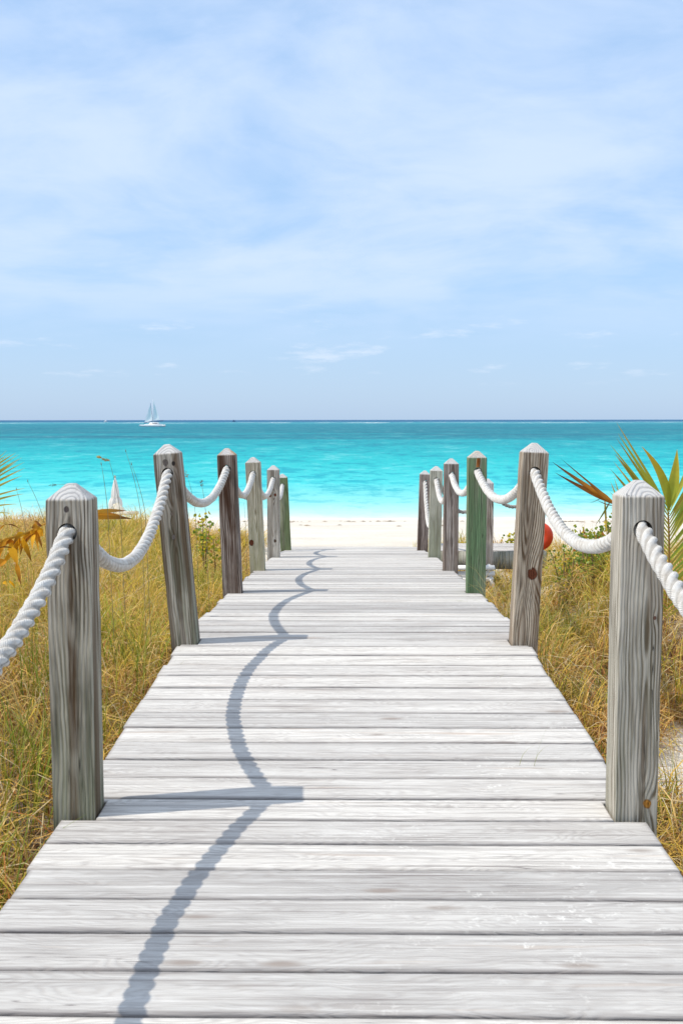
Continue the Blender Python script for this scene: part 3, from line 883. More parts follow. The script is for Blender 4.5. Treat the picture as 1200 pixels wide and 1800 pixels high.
mb = MB(); mb.add(*fluted([(Zt(839), .015), (Zt(846), .07), (Zt(855), .12), (Zt(864), .165), (Zt(872), .185), (Zt(876), .16)])); mb.build('canopy', CANVAS, um, True)
mb = MB(); mb.add(*fluted([(Zt(874), .17), (Zt(879), .24), (Zt(886), .27), (Zt(894), .25), (Zt(902), .20)], 7, .22)); mb.build('folded_skirt', CANVAS, um, True)
mb = MB(); mb.tube([(.19 * math.cos(a), .19 * math.sin(a), Zt(874.5)) for a in np.linspace(0, 2 * math.pi, 20)], .012, 6); mb.build('strap', CUSH, um, True)
pl_ = at(230, 905, 46.5); zg2 = gz(pl_.x, 46.5)
lo_ = empty('beach_lounger', (pl_.x, 46.5, zg2)); tag(lo_, 'pale beige lounger beside the closed white umbrella', 'lounger')
mb = MB(); mb.box(-.62, .30, -.3, .3, .38, .52); mb.build('mattress', CUSH, lo_)
mb = MB(); mb.add([(-.62, -.3, .52), (-.62, .3, .52), (-.28, -.3, .52), (-.28, .3, .52), (-.72, -.3, .86), (-.72, .3, .86), (-.60, -.3, .90), (-.60, .3, .90)],
                  [(0, 1, 5, 4), (2, 6, 7, 3), (4, 5, 7, 6), (0, 4, 6, 2), (1, 3, 7, 5)]); mb.build('backrest', CUSH, lo_)
for xx in (-.55, .22):
    for yy_ in (-.26, .26):
        mb = MB(); mb.box(xx - .025, xx + .025, yy_ - .025, yy_ + .025, -.05, .38); mb.build('leg', WHITE, lo_)

# ------------------------------------------------------------------ boats
SAIL = plain('sail_cloth', (.88, .92, .93), .8, .1, .04, .3, trans=.25)
HULL = plain('boat_hull', (.78, .80, .82), .4, .4, .05, .5)
NAVY = plain('navy_cover', (.05, .10, .22), .7, .2, .1, .5)
GLASSD = plain('cabin_window', (.06, .08, .10), .2, .5, .1, 1)
Yc = 860.
cx_ = at(268, 745, Yc).x
ct = empty('catamaran', (cx_, Yc, 0)); tag(ct, 'white sailing catamaran with raised sails near the horizon', 'sailboat')
S_ = Yc / F   # metres per photo pixel at the boat


def hull(mb, y0, L=20, B=1.6, Hh=1.6):
    prof = [(-L / 2, .25, .9), (-L * .4, .8, .3), (-L * .1, 1, -.3), (L * .25, 1, -.3), (L * .42, .8, .1), (L / 2, .55, .3)]
    vs, fs = [], []
    for (x, wq, zb) in prof:
        vs += [(x, y0 - B / 2 * wq, Hh + .15), (x, y0 - B / 2 * wq * .8, .5), (x, y0, zb - .3), (x, y0 + B / 2 * wq * .8, .5), (x, y0 + B / 2 * wq, Hh + .15)]
    for j in range(len(prof) - 1):
        for k in range(5):
            k2 = (k + 1) % 5; fs.append((j * 5 + k, j * 5 + k2, (j + 1) * 5 + k2, (j + 1) * 5 + k))
    fs += [(0, 1, 2, 3, 4), tuple(len(prof) * 5 - 5 + k for k in (4, 3, 2, 1, 0))]
    mb.add(vs, fs)


for yy_ in (-3.6, 3.6):
    mb = MB(); hull(mb, yy_); mb.build('hull', HULL, ct)
mb = MB(); mb.box(-6, 8, -3, 3, 1.5, 2.1); mb.build('bridge_deck', HULL, ct)
mb = MB(); mb.add([(-2.6, -2.2, 2.1), (-2.6, 2.2, 2.1), (5.4, -2.2, 2.1), (5.4, 2.2, 2.1), (-1.2, -1.8, 3.7), (-1.2, 1.8, 3.7), (5, -1.8, 3.7), (5, 1.8, 3.7)],
                  [(0, 1, 5, 4), (2, 6, 7, 3), (4, 5, 7, 6), (0, 4, 6, 2), (1, 3, 7, 5)]); cb = mb.build('cabin', HULL, ct)
mb = MB(); mb.box(.2, 4.2, -2.12, -1.9, 2.6, 3.2); mb.build('window', GLASSD, cb)
mx = (270 - 268) * S_
mb = MB(); mb.tube([(mx, 0, 2), (mx, 0, 11), (mx + .1, 0, 22.5)], [.22, .18, .1], 8); mb.build('mast', HULL, ct, True)
mb = MB(); mb.tube([(mx, 0, 4.2), (mx + 8.2, 0, 5.0)], .35, 8); mb.build('boom', NAVY, ct, True)
mb = MB(); mb.tube([(mx - 7.6, 0, 3.0), (mx - .2, 0, 4.8)], .30, 8); mb.build('jib_boom', NAVY, ct, True)


def sail(pts, nrm, name, n=8):
    a, b, c = [Vector(p) for p in pts]; mb = MB(); vs = []; fs = []
    for i in range(n + 1):
        for j in range(n + 1):
            u = i / n; v = j / n
            p = a.lerp(b, u).lerp(c, v)
            p = p + Vector((0, 1, 0)) * nrm * math.sin(math.pi * u) * math.sin(math.pi * min(1, v * 1.1)) * (1 - v)
            vs.append(p)
    for i in range(n):
        for j in range(n):
            fs.append((i * (n + 1) + j, (i + 1) * (n + 1) + j, (i + 1) * (n + 1) + j + 1, i * (n + 1) + j + 1))
    mb.add(vs, fs); return mb.build(name, SAIL, ct, True)


sail([(mx - 7.4, 0, 3.2), (mx - .5, 0, 4.9), (mx - 2.2, 0, 18.5)], 1.1, 'jib')
sail([(mx + .25, 0, 5.0), (mx + 5.2, 0, 5.6), (mx + .25, 0, 21.6)], 1.2, 'mainsail')
mb = MB(); mb.tube([(mx - .4, 0, 4.9), (mx - 2.3, 0, 19.4)], .14, 6); mb.build('forestay', NAVY, ct, True)

for (pxx, Yd, lab) in ((186, 3300, 'tiny white motorboat on the horizon left of the catamaran'), (411, 3300, 'tiny dark motorboat on the horizon right of the catamaran')):
    x_ = at(pxx, 741, Yd).x
    e = empty('motorboat', (x_, Yd, 0)); tag(e, lab, 'motorboat', 'far motorboats')
    mt_ = HULL if pxx < 300 else NAVY
    mb = MB(); hull(mb, 0, 11, 3.4, 1.6); mb.build('hull', mt_, e)
    mb = MB(); mb.box(-2, 2.4, -1.2, 1.2, 1.7, 4.2); mb.box(-1.5, 1.8, -1, 1, 4.2, 5.6); mb.build('cabin', mt_, e)

# ------------------------------------------------------------------ leaves and grass
def mat_leafy(name, trans=.28, rough=.55, spec=.25):
    m, n, out = material(name)
    a_ = n.n('ShaderNodeAttribute'); a_.attribute_name = 'Col'
    P = n.n('ShaderNodeNewGeometry').outputs['Position']
    f = n.noise(P, 30, 3, .6)
    col = n.mix(n.mr(f, .35, .7, 0, .3), a_.outputs['Color'], n.mix(1, a_.outputs['Color'], (.62, .55, .4), 'MULTIPLY'))
    principled(n, out, col, rough, spec, None, trans)
    return m


GRASSM = mat_leafy('dune_grass_blade', .30, .6, .2); LEAFM = mat_leafy('palm_leaf', .42, .45, .35); DRYM = mat_leafy('dry_leaf', .38, .7, .15); SHRUBM = mat_leafy('shrub_leaf', .40, .45, .3)

PAL = np.array([(.22, .33, .03), (.42, .46, .045), (.68, .52, .07), (.84, .56, .11), (.90, .64, .26), (.60, .27, .08), (.26, .12, .05), (.80, .68, .42)])


def blades(rs, base, az, length, width, lean, curl, cols, seg=5, gravity=1.0):
    """arching strap blades; returns verts, faces, cols"""
    N = len(base)
    d = np.stack([np.cos(az), np.sin(az)], -1)
    t = np.linspace(0, 1, seg + 1)
    P = np.zeros((N, seg + 1, 3)); P[:, 0] = base
    ang = lean.copy()
    sl = length / seg
    az2 = az.copy()
    for k in range(1, seg + 1):
        dk = np.stack([np.cos(az2), np.sin(az2)], -1)
        P[:, k, 0] = P[:, k - 1, 0] + np.sin(ang) * dk[:, 0] * sl
        P[:, k, 1] = P[:, k - 1, 1] + np.sin(ang) * dk[:, 1] * sl
        P[:, k, 2] = P[:, k - 1, 2] + np.cos(ang) * sl
        ang = np.minimum(ang + curl * (.45 + .9 * k / seg) / seg * 2, 2.9)
        az2 = az2 + rs.normal(0, .16, N)
    wv = width[:, None] * np.array([.8, 1, .9, .72, .45, .12, .05, .04, .03])[:seg + 1][None] if seg == 5 else width[:, None] * (1 - t ** 2 * .9)[None]
    sx = -np.sin(az) ; sy = np.cos(az)
    tw = rs.uniform(-.9, .9, N)
    S3 = np.stack([sx * np.cos(tw) , sy * np.cos(tw), np.sin(tw) * .5], -1)
    A = P - S3[:, None, :] * wv[..., None] / 2; B = P + S3[:, None, :] * wv[..., None] / 2
    V = np.stack([A, B], 2).reshape(-1, 3)
    C = np.repeat(cols[:, None, :], seg + 1, 1)
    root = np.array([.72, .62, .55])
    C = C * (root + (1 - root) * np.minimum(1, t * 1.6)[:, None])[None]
    tipm = np.clip((t - .65) / .4, 0, 1)[None, :, None] * rs.uniform(0, .75, N)[:, None, None]
    C = C * (1 - tipm) + np.array([.55, .42, .20]) * tipm
    C = np.repeat(C[:, :, None, :], 2, 2).reshape(-1, 3)
    b = (np.arange(N) * (seg + 1) * 2)[:, None] + (np.arange(seg) * 2)[None]
    F_ = np.stack([b, b + 1, b + 3, b + 2], -1).reshape(-1, 4)
    return V, F_, C


def grass_field(name, side, label, seed):
    rs = np.random.RandomState(seed)
    VV, FF, CC = [], [], []; off = 0
    def emit(V, F_, C):
        nonlocal off
        VV.append(V); FF.append(F_ + off); CC.append(C); off += len(V)
    # clumps
    n_try = 7500
    Yc = 1.6 + (19 - 1.6) * rs.rand(n_try) ** .8
    W = .40 * Yc + 1.6
    Xc = 1.0 + rs.rand(n_try) * (W - 1.0 + .6)
    dens = np.where(Yc < 6, 1., .8)
    x, y = Xc * side, Yc
    # bare sand patches
    patch = np.sin(x * 1.7 + seed) * np.sin(y * 1.1 + x * .6 + seed * 2) + .35 * np.sin(x * 4 + y * 3)
    if side > 0:
        bare = (((x - 1.85) / .5) ** 2 + ((y - 4.95) / .65) ** 2 < 1) | (((x - 2.35) / .75) ** 2 + ((y - 10.9) / .8) ** 2 < 1) | (patch > .95)
        bare |= (y > 14.0) & (rs.rand(n_try) < .75)
        bare |= (x < 2.35) & (y > 11.6) & (y < 13.6)
        bare |= (x > 1.12) & (x < 1.9) & (y > 9.2) & (y < 12.8) & (rs.rand(n_try) < .75)
    else:
        bare = patch > 1.12
        bare |= (y > 16.0) & (rs.rand(n_try) < .5)
        bare |= (x > -1.6) & (y > 14) 
    keep = ~bare & (rs.rand(n_try) < dens)
    # thin out by area so density is roughly even on the ground
    keep &= rs.rand(n_try) < np.clip((W) / 7.0 + .06, 0, 1) * np.where(Yc < 7.5, .34, .55)
    x, y = x[keep], y[keep]
    z = ground(x, y)
    nc = len(x)
    nb = rs.randint(40, 84, nc)
    idx = np.repeat(np.arange(nc), nb); N = len(idx)
    ctype = rs.rand(nc)                  # clump hue: green .. straw .. brown
    # broader tussock areas
    area = .5 + .5 * np.sin(x * 2.3 + 1.5 * np.sin(y * 1.2 + seed)) * np.sin(y * 1.9 + seed)
    hue = .42 * ctype + .50 * area + .08 * rs.rand(nc)
    hue = np.where(y < 6.5, hue + .13, hue + .13)
    if side > 0: hue = np.where((y < 7.5), hue + .08, hue)
    hb = np.clip(hue[idx] + rs.normal(0, .14, N), 0, .999)
    ci = np.interp(hb, [0, .25, .45, .62, .78, .9, 1.0], [0, 1, 2, 3, 4, 5, 6.0])
    lo = np.floor(ci).astype(int); fr = (ci - lo)[:, None]
    cols = PAL[lo] * (1 - fr) + PAL[np.minimum(lo + 1, 7)] * fr
    cols = cols * rs.uniform(.6, 1.22, N)[:, None]
    pale = rs.rand(N) < .07
    cols[pale] = PAL[7] * rs.uniform(.8, 1.05, pale.sum())[:, None]
    rad = rs.uniform(.03, .085, nc)[idx] * np.sqrt(rs.rand(N))
    aa = rs.rand(N) * 2 * np.pi
    bx, by = x[idx] + rad * np.cos(aa), y[idx] + rad * np.sin(aa)
    okb = np.abs(bx) > 1.0
    hsc = rs.uniform(.55, 1.2, nc)[idx]
    near_deck = np.clip((np.abs(bx) - 1.0) / .8, 0, 1)
    far = sst(6, 11, by)
    length = (.30 + .34 * rs.rand(N)) * hsc * (.72 + .28 * near_deck + .10 * far)
    if side > 0: length *= np.where(by > 8, .9, 1.0)
    straw = np.clip((hb - .45) / .4, 0, 1)
    lean = np.abs(rs.normal(.22, .18, N)) + .15 * straw
    curl = .5 + 1.6 * rs.rand(N) ** 1.5 + 1.25 * straw * rs.rand(N)
    width = rs.uniform(.003, .0078, N) * (1 + .45 * far)
    az = aa + rs.normal(0, .7, N)
    # keep most blades off the planks
    inward = (np.sign(bx) * np.cos(az) < 0) & (np.abs(bx) < 1.28)
    az = np.where(inward & (rs.rand(N) < .8), np.pi - az, az)
    base = np.stack([bx, by, ground(bx, by) - .015], -1)
    s_ = okb
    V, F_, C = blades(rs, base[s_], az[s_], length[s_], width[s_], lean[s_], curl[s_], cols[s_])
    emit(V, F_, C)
    # wiry dead litter, short and flat, brown to straw
    M = 20000
    yl = 1.6 + 15 * rs.rand(M) ** 1.1; xl = side * (1.02 + rs.rand(M) * (.40 * yl + .8))
    if side > 0:
        ok = ~((((xl - 1.85) / .45) ** 2 + ((yl - 4.95) / .6) ** 2) < 1) | (rs.rand(M) < .12); xl, yl = xl[ok], yl[ok]; M = len(xl)
    cl = PAL[rs.choice([4, 5, 6, 7, 3], M, p=[.16, .34, .34, .08, .08])] * rs.uniform(.7, 1.1, M)[:, None]
    bsl = np.stack([xl, yl, ground(xl, yl) + rs.uniform(-.01, .10, M)], -1)
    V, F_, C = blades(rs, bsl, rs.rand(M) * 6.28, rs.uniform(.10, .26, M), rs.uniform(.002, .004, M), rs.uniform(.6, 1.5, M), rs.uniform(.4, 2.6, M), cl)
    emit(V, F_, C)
    # bright upright green blades in loose bunches
    nb_ = 130
    yb_ = 2 + 12 * rs.rand(nb_) ** 1.1; xb_ = side * (1.12 + rs.rand(nb_) * (.37 * yb_))
    per = rs.randint(10, 26, nb_); ib = np.repeat(np.arange(nb_), per); M = len(ib)
    xl = xb_[ib] + rs.normal(0, .06, M); yl = yb_[ib] + rs.normal(0, .07, M)
    ok = np.abs(xl) > 1.02
    if side > 0: ok &= ~((((xl - 1.85) / .5) ** 2 + ((yl - 4.95) / .65) ** 2) < 1)
    xl, yl, ib = xl[ok], yl[ok], ib[ok]; M = len(xl)
    hb_ = rs.uniform(.42, .72, nb_)[ib] * np.where(side > 0, np.where(yl > 8, .7, .85), 1.0)
    cl = np.array([(.22, .32, .03), (.34, .40, .05), (.48, .46, .07)])[rs.randint(0, 3, M)] * rs.uniform(.7, 1.15, M)[:, None]
    bsl = np.stack([xl, yl, ground(xl, yl)], -1)
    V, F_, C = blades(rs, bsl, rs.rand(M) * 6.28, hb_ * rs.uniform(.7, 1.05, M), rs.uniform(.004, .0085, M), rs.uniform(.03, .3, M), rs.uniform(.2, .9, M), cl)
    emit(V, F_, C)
    # long arching straw blades thrown over the clumps
    M = 5200
    yl = 2 + 12 * rs.rand(M) ** 1.2; xl = side * (1.06 + rs.rand(M) ** 1.3 * (.38 * yl + .2))
    if side > 0:
        ok = ~((((xl - 1.85) / .45) ** 2 + ((yl - 4.95) / .6) ** 2) < 1); xl, yl = xl[ok], yl[ok]; M = len(xl)
    cl = PAL[rs.choice([2, 3, 4, 5, 7], M, p=[.2, .22, .26, .14, .18])] * rs.uniform(.85, 1.1, M)[:, None]
    bsl = np.stack([xl, yl, ground(xl, yl)], -1)
    V, F_, C = blades(rs, bsl, rs.rand(M) * 6.28, rs.uniform(.4, .75, M), rs.uniform(.004, .0085, M), rs.uniform(.05, .5, M), rs.uniform(1.4, 2.7, M), cl)
    emit(V, F_, C)
    # fine upright stems standing above the crowd
    M = 1500
    yl = 3 + 12 * rs.rand(M); xl = side * (1.15 + rs.rand(M) * (.36 * yl))
    if side > 0:
        ok = ~((((xl - 1.85) / .5) ** 2 + ((yl - 4.95) / .65) ** 2) < 1); xl, yl = xl[ok], yl[ok]; M = len(xl)
    cl = PAL[rs.choice([1, 2, 3, 4], M)] * .95
    bsl = np.stack([xl, yl, ground(xl, yl)], -1)
    V, F_, C = blades(rs, bsl, rs.rand(M) * 6.28, rs.uniform(.5, .78, M) * (.85 if side > 0 else 1), rs.uniform(.0018, .0028, M), rs.uniform(.02, .2, M), rs.uniform(.1, .5, M), cl)
    emit(V, F_, C)
    V = np.concatenate(VV); F_ = np.concatenate(FF); C = np.concatenate(CC)
    o = link(name, np_mesh(name, V, F_, np.full(len(F_), 4), C), GRASSM)
    tag(o, label, 'grass', kind='stuff')
    print(name, len(F_))


grass_field('dune_grass', -1, 'green and straw dune grass covering the dune left of the boardwalk', 3)
grass_field('dune_grass', 1, 'straw and green dune grass growing on sand right of the boardwalk', 5)


def mesh_blades(name, specs, mat, parent=None, seed=1, loc=(0, 0, 0)):
    rs = np.random.RandomState(seed)
    b = np.array([s_[0] for s_ in specs], float) - np.array(loc)
    V, F_, C = blades(rs, b, np.array([s_[1] for s_ in specs]), np.array([s_[2] for s_ in specs]), np.array([s_[3] for s_ in specs]),
                      np.array([s_[4] for s_ in specs]), np.array([s_[5] for s_ in specs]), np.array([s_[6] for s_ in specs], float))
    return link(name, np_mesh(name, V, F_, np.full(len(F_), 4), C), mat, parent, loc)


# sprouts growing up through the joints of the walk
for (pxx, pyy, Yv, lab) in ((908, 1350, 3.93, 'thin green blade growing through a plank joint near the large right post'),
                            (934, 1351, 3.93, 'bent green blade growing through a plank joint, the one nearer the deck edge'),
                            (303, 1166, 5.33, 'pair of green blades growing through the left edge of the planks'),
                            (864, 1188, 5.1, 'faint thin blades growing through the planks before the second right post')):
    x0 = at(pxx, pyy, Yv).x; b0 = (x0, Yv, float(zdeck(Yv)) - .04)
    tall = .24 if pxx in (908, 934) else .13
    o = mesh_blades('grass_sprout', [(b0, .2 if pxx != 908 else 3.0, tall, .0028, .02 if pxx == 908 else .22, .25, (.22, .30, .09)),
                                     ((b0[0] + (.004 if pxx in (908, 934) else .03), b0[1], b0[2]), 1.0, tall * .6, .002, .25, .6, (.35, .36, .15))], GRASSM, loc=b0)
    tag(o, lab, 'grass sprout', 'grass sprouts in the planks')

# overhanging tufts at the feet of posts on the right
rs0 = random.Random(9)
for (X0, Y0, lab, nn, ht) in ((1.17, 7.5, 'tall arching green tuft beside the green-stained post', 80, .85), (1.2, 6.6, 'tall loose tuft behind the second right post', 60, .75),
                               (1.12, 3.2, 'coarse yellow-green tuft at the foot of the large right post', 26, .6), (-1.55, 4.9, 'tall bright green tuft between the first two left posts', 60, .7),
                               (-1.10, 5.25, 'low curling tuft leaning over the deck edge by the second left post', 40, .42)):
    z0 = gz(X0, Y0); sp = []
    for k in range(nn):
        a_ = rs0.uniform(0, 6.28)
        if X0 > 0 and math.cos(a_) < -.2 and rs0.random() < .35: a_ = math.pi - a_
        c_ = rs0.choice([(.20, .27, .04), (.28, .32, .06), (.44, .38, .11), (.55, .44, .20)])
        sp.append(((X0 + rs0.gauss(0, .05), Y0 + rs0.gauss(0, .06), z0), a_, ht * rs0.uniform(.6, 1.1), rs0.uniform(.003, .0055), rs0.uniform(.03, .35), rs0.uniform(.4, 1.5), c_))
    o = mesh_blades('grass_tuft', sp, GRASSM, loc=(X0, Y0, z0), seed=nn); tag(o, lab, 'grass tuft')

# sea oats: stems with drooping seed heads
oats = [  # base px, head px, Y, head length, label
    ((212, 905), (192, 808), 6.6, .09, 'sea oat stem with a pale straw seed head above the closed umbrella', (.55, .42, .20), 1),
    ((128, 850), (98, 852), 7.8, .045, 'sea oat stem with a dark drooping head above the nearest left post', (.16, .12, .10), 2),
    ((248, 905), (222, 795), 6.8, 0.012, 'tall bare thin stem, left one of two right of the umbrella', (.30, .26, .20), 0),
    ((256, 905), (232, 818), 6.4, .012, 'thin bare stem, right one of two right of the umbrella', (.35, .28, .22), 0),
    ((190, 900), (179, 818), 6.2, .01, 'faint thin stem left of the closed umbrella', (.38, .34, .25), 0),
    ((344, 905), (330, 838), 8.2, .055, 'sea oat stem with a small pale head between the second and third left posts', (.45, .36, .20), 1),
    ((362, 905), (355, 853), 7.4, .05, 'sea oat stem with a brown head close to the reddish-brown post', (.22, .14, .08), 1),
    ((80, 925), (50, 848), 6.8, .016, 'thin leaning stem left of the nearest left post', (.30, .24, .17), 0),
    ((45, 930), (30, 862), 7.0, .012, 'faint thin stem at the far left over the dune grass', (.30, .26, .18), 0),
    ((432, 930), (429, 885), 9.2, .022, 'small dark-headed stem between the third and fourth left posts', (.18, .13, .10), 1),
]
for (bp, hp, Yv, hl, lab, hc, typ) in oats:
    b_ = at(bp[0], bp[1], Yv); h_ = at(hp[0], hp[1], Yv - .05)
    g0 = Vector((b_.x + .02, Yv + .05, gz(b_.x, Yv)))
    e = empty('sea_oat', g0); tag(e, lab, 'sea oat')
    pts = []
    for k in range(13):
        t = k / 12
        p = g0.lerp(b_, t * 2) if t < .5 else b_.lerp(h_, (t - .5) * 2)
        pts.append(p - g0)
    # curve the top
    for k in range(6, 13):
        t = (k - 6) / 6; pts[k].x += (b_.x - h_.x) * .28 * 4 * t * (1 - t) * .5
    mb = MB(); mb.tube(pts, [.0017] * 8 + [.0014] * 3 + [.0011, .0008], 5, (.36, .32, .18)); mb.build('stem', GRASSM, e, True)
    if typ:
        mb = MB(); rr_ = random.Random(int(bp[0])); d0 = (pts[-1] - pts[-3]).normalized()
        if typ == 2: d0 = Vector((-.8, 0, .25))
        ax_ = Vector((-.75, 0, .35)) if typ == 1 and hl > .08 else d0
        for k in range(int(16 if hl > .04 else 7)):
            t = k / 16 if hl > .04 else k / 7
            c0 = pts[-1] + ax_ * hl * (t - .15) + Vector((rr_.gauss(0, .004), rr_.gauss(0, .004), rr_.gauss(0, .004) - .01 * t))
            dd = (ax_.normalized() + Vector((rr_.gauss(0, .5), rr_.gauss(0, .5), rr_.gauss(0, .5) - .35))).normalized()
            mb.leaf(c0, c0 + dd * hl * .33, hl * .11, fold=.3, n=4, col=tuple(q_ * rr_.uniform(.8, 1.2) for q_ in hc), side=(rr_.gauss(0, 1), .3, 1))
        mb.build('seed_head', DRYM, e)
    else:
        mb = MB(); mb.tube([pts[-1], pts[-1] + Vector((-.002, 0, .008)), pts[-1] + Vector((-.003, 0, .02))], [.0015, .003, .0008], 5, hc); mb.build('seed_head', DRYM, e)

# ------------------------------------------------------------------ palms
GRN, YGR, ORG, BRN, STR = (.20, .30, .03), (.46, .44, .05), (.80, .36, .03), (.22, .08, .03), (.60, .40, .10)
pr = random.Random(4)


def frond(parent, name, rach, leaflets, stemcol, mat=LEAFM, rr0=.009):
    e = MB(); o = parent.location
    pts = [Vector(p) - o for p in rach]
    e.tube(pts, [rr0 * (1 - .7 * i / (len(pts) - 1)) for i in range(len(pts))], 8, stemcol)
    st = e.build(name, mat, parent, True)
    mb = MB()
    for (a_, b_, wd, bend, c_, tc_) in leaflets:
        a_ = Vector(a_) - o; b_ = Vector(b_) - o
        sd = (b_ - a_).cross(Vector((pr.uniform(-.3, .3), 1, pr.uniform(-.3, .3))))
        mb.leaf(a_, b_, wd, bend, .28, 9, c_, tc_, sd)
    lf = mb.build('leaflets', mat, st)
    return st


def curve_pts(ctrl, n=14):
    c = [Vector(p) for p in ctrl]; out = []
    for i in range(len(c) - 1):
        p0 = c[max(0, i - 1)]; p1 = c[i]; p2 = c[i + 1]; p3 = c[min(len(c) - 1, i + 2)]
        for k in range(n):
            t = k / n
            out.append(.5 * ((2 * p1) + (-p0 + p2) * t + (2 * p0 - 5 * p1 + 4 * p2 - p3) * t * t + (-p0 + 3 * p1 - 3 * p2 + p3) * t ** 3))
    out.append(c[-1]); return out


# right palm
Yp = 4.75
rb = at(1118, 1200, Yp)
palm = empty('coconut_palm', (rb.x + .02, Yp + .1, gz(rb.x, Yp)))
tag(palm, 'young coconut palm with a green-yellow frond right behind the large right post', 'palm')
mb = MB(); mb.tube([(0, 0, -.05), (0, 0, .12), (0, 0, .3)], [.05, .04, .02], 10, (.35, .26, .14)); mb.build('trunk', DRYM, palm, True)
rach = curve_pts([palm.location + Vector((0, 0, .15)), at(1135, 1150, Yp), at(1168, 1055, Yp), at(1175, 975, Yp), at(1173, 893, Yp)])
lf = []
for k in range(26):
    t = k / 25
    py0 = 897 + 190 * t ** 1.05; px0 = 1174 + (1 if t < .5 else -1) * 1.5
    L = 186 - 62 * t - 20 * pr.random()
    an = R(33 + 22 * t + pr.uniform(-2.5, 2.5))
    a_ = at(px0, py0, Yp); b_ = at(px0 - math.sin(an) * L, py0 - math.cos(an) * L, Yp - .12 - .1 * pr.random())
    c_ = pr.choice([(.38, .46, .05), YGR, (.48, .50, .06), (.52, .40, .06)]); tc_ = pr.choice([STR, YGR, (.40, .26, .06), BRN])
    lf.append((a_, b_, pr.uniform(.013, .017), (-.012, 0, .02), c_, tc_))
    a2 = at(px0, py0 - 3, Yp); an2 = R(22 + 32 * t + pr.uniform(-4, 4))
    b2 = at(px0 + math.sin(an2) * L, py0 - math.cos(an2) * L * .9, Yp + .12 + .1 * pr.random())
    lf.append((a2, b2, pr.uniform(.013, .018), (.012, 0, .02), c_, tc_))
# the two broad unsplit end leaflets
e1 = (at(1174, 898, Yp), at(1127, 785, Yp - .05), .046, (.022, 0, .012), (.46, .46, .04), (.85, .46, .03))
e2 = (at(1174, 893, Yp), at(1189, 790, Yp - .02), .050, (.006, 0, .0), (.48, .50, .05), (.80, .58, .05))
lf += [e1, e2]
frond(palm, 'frond', rach, lf, (.50, .30, .08), rr0=.011)
# the dead brown frond of the right palm, reaching left behind the post
rach = curve_pts([palm.location + Vector((0, .1, .2)), at(1130, 1000, 5.0), at(1095, 905, 5.0), at(1072, 880, 5.0)])
lf = []
for (pa, pb, wd, c_, tc_) in (((1078, 884), (970, 812), .022, (.55, .24, .04), (.09, .06, .05)), ((1076, 881), (985, 806), .010, (.45, .22, .05), (.06, .05, .05)),
                              ((1078, 886), (975, 831), .022, (.50, .19, .03), (.08, .05, .04)), ((1076, 884), (1010, 838), .020, (.66, .32, .05), (.5, .2, .04)),
                              ((1079, 886), (1030, 845), .022, (.60, .28, .05), BRN), ((1072, 880), (1045, 924), .009, (.30, .30, .06), (.34, .32, .08)),
                              ((1062, 876), (1066, 945), .010, (.45, .33, .06), (.55, .35, .08)), ((1078, 889), (1048, 879), .005, BRN, (.1, .06, .05)),
                              ((1060, 872), (1035, 884), .004, (.2, .12, .08), (.15, .1, .08)), ((1085, 878), (1072, 846), .008, YGR, STR), ((1088, 870), (1078, 838), .007, YGR, STR)):
    lf.append((at(*pa, 5.0), at(*pb, 4.85), wd, (0, 0, -.004), c_, tc_))
fd = frond(palm, 'dead_frond', rach, lf, (.45, .20, .05), DRYM, .008)
fd['label'] = 'dead brown frond pointing left'
# left palm, crown outside the left edge
Yl = 5.4
lp0 = at(-75, 1200, Yl)
palm2 = empty('coconut_palm', (lp0.x, Yl + .1, gz(lp0.x, Yl)))
tag(palm2, 'coconut palm whose yellow-green leaflet tips enter at the left edge', 'palm')
mb = MB(); mb.tube([(0, 0, -.05), (0, 0, .15), (0, 0, .35)], [.05, .04, .02], 10, (.35, .26, .14)); mb.build('trunk', DRYM, palm2, True)
rach = curve_pts([palm2.location + Vector((0, 0, .2)), at(-75, 1050, Yl), at(-70, 960, Yl), at(-62, 880, Yl), at(-50, 840, Yl)])
lf = []
for k, (tx_, ty_) in enumerate(((6, 806), (18, 797), (28, 796), (34, 799), (40, 804), (44, 812), (44, 823), (40, 836), (46, 858), (43, 868), (34, 886), (22, 903), (14, 925), (12, 792), (30, 812), (36, 826))):
    py0 = 850 + k * 5.5 if k < 13 else 868 + (k - 13) * 8
    a_ = at(-62, py0, Yl); b_ = at(tx_, ty_, Yl - .1)
    c_ = pr.choice([YGR, (.50, .52, .06), (.62, .52, .08)]); lf.append((a_, b_, pr.uniform(.010, .016), (.01, 0, .015), c_, (.75, .58, .15)))
    lf.append((a_, at(-62 - (tx_ + 62), ty_ + 10, Yl + .1), .016, (-.01, 0, .015), c_, STR))
frond(palm2, 'frond', rach, lf, (.5, .33, .08))
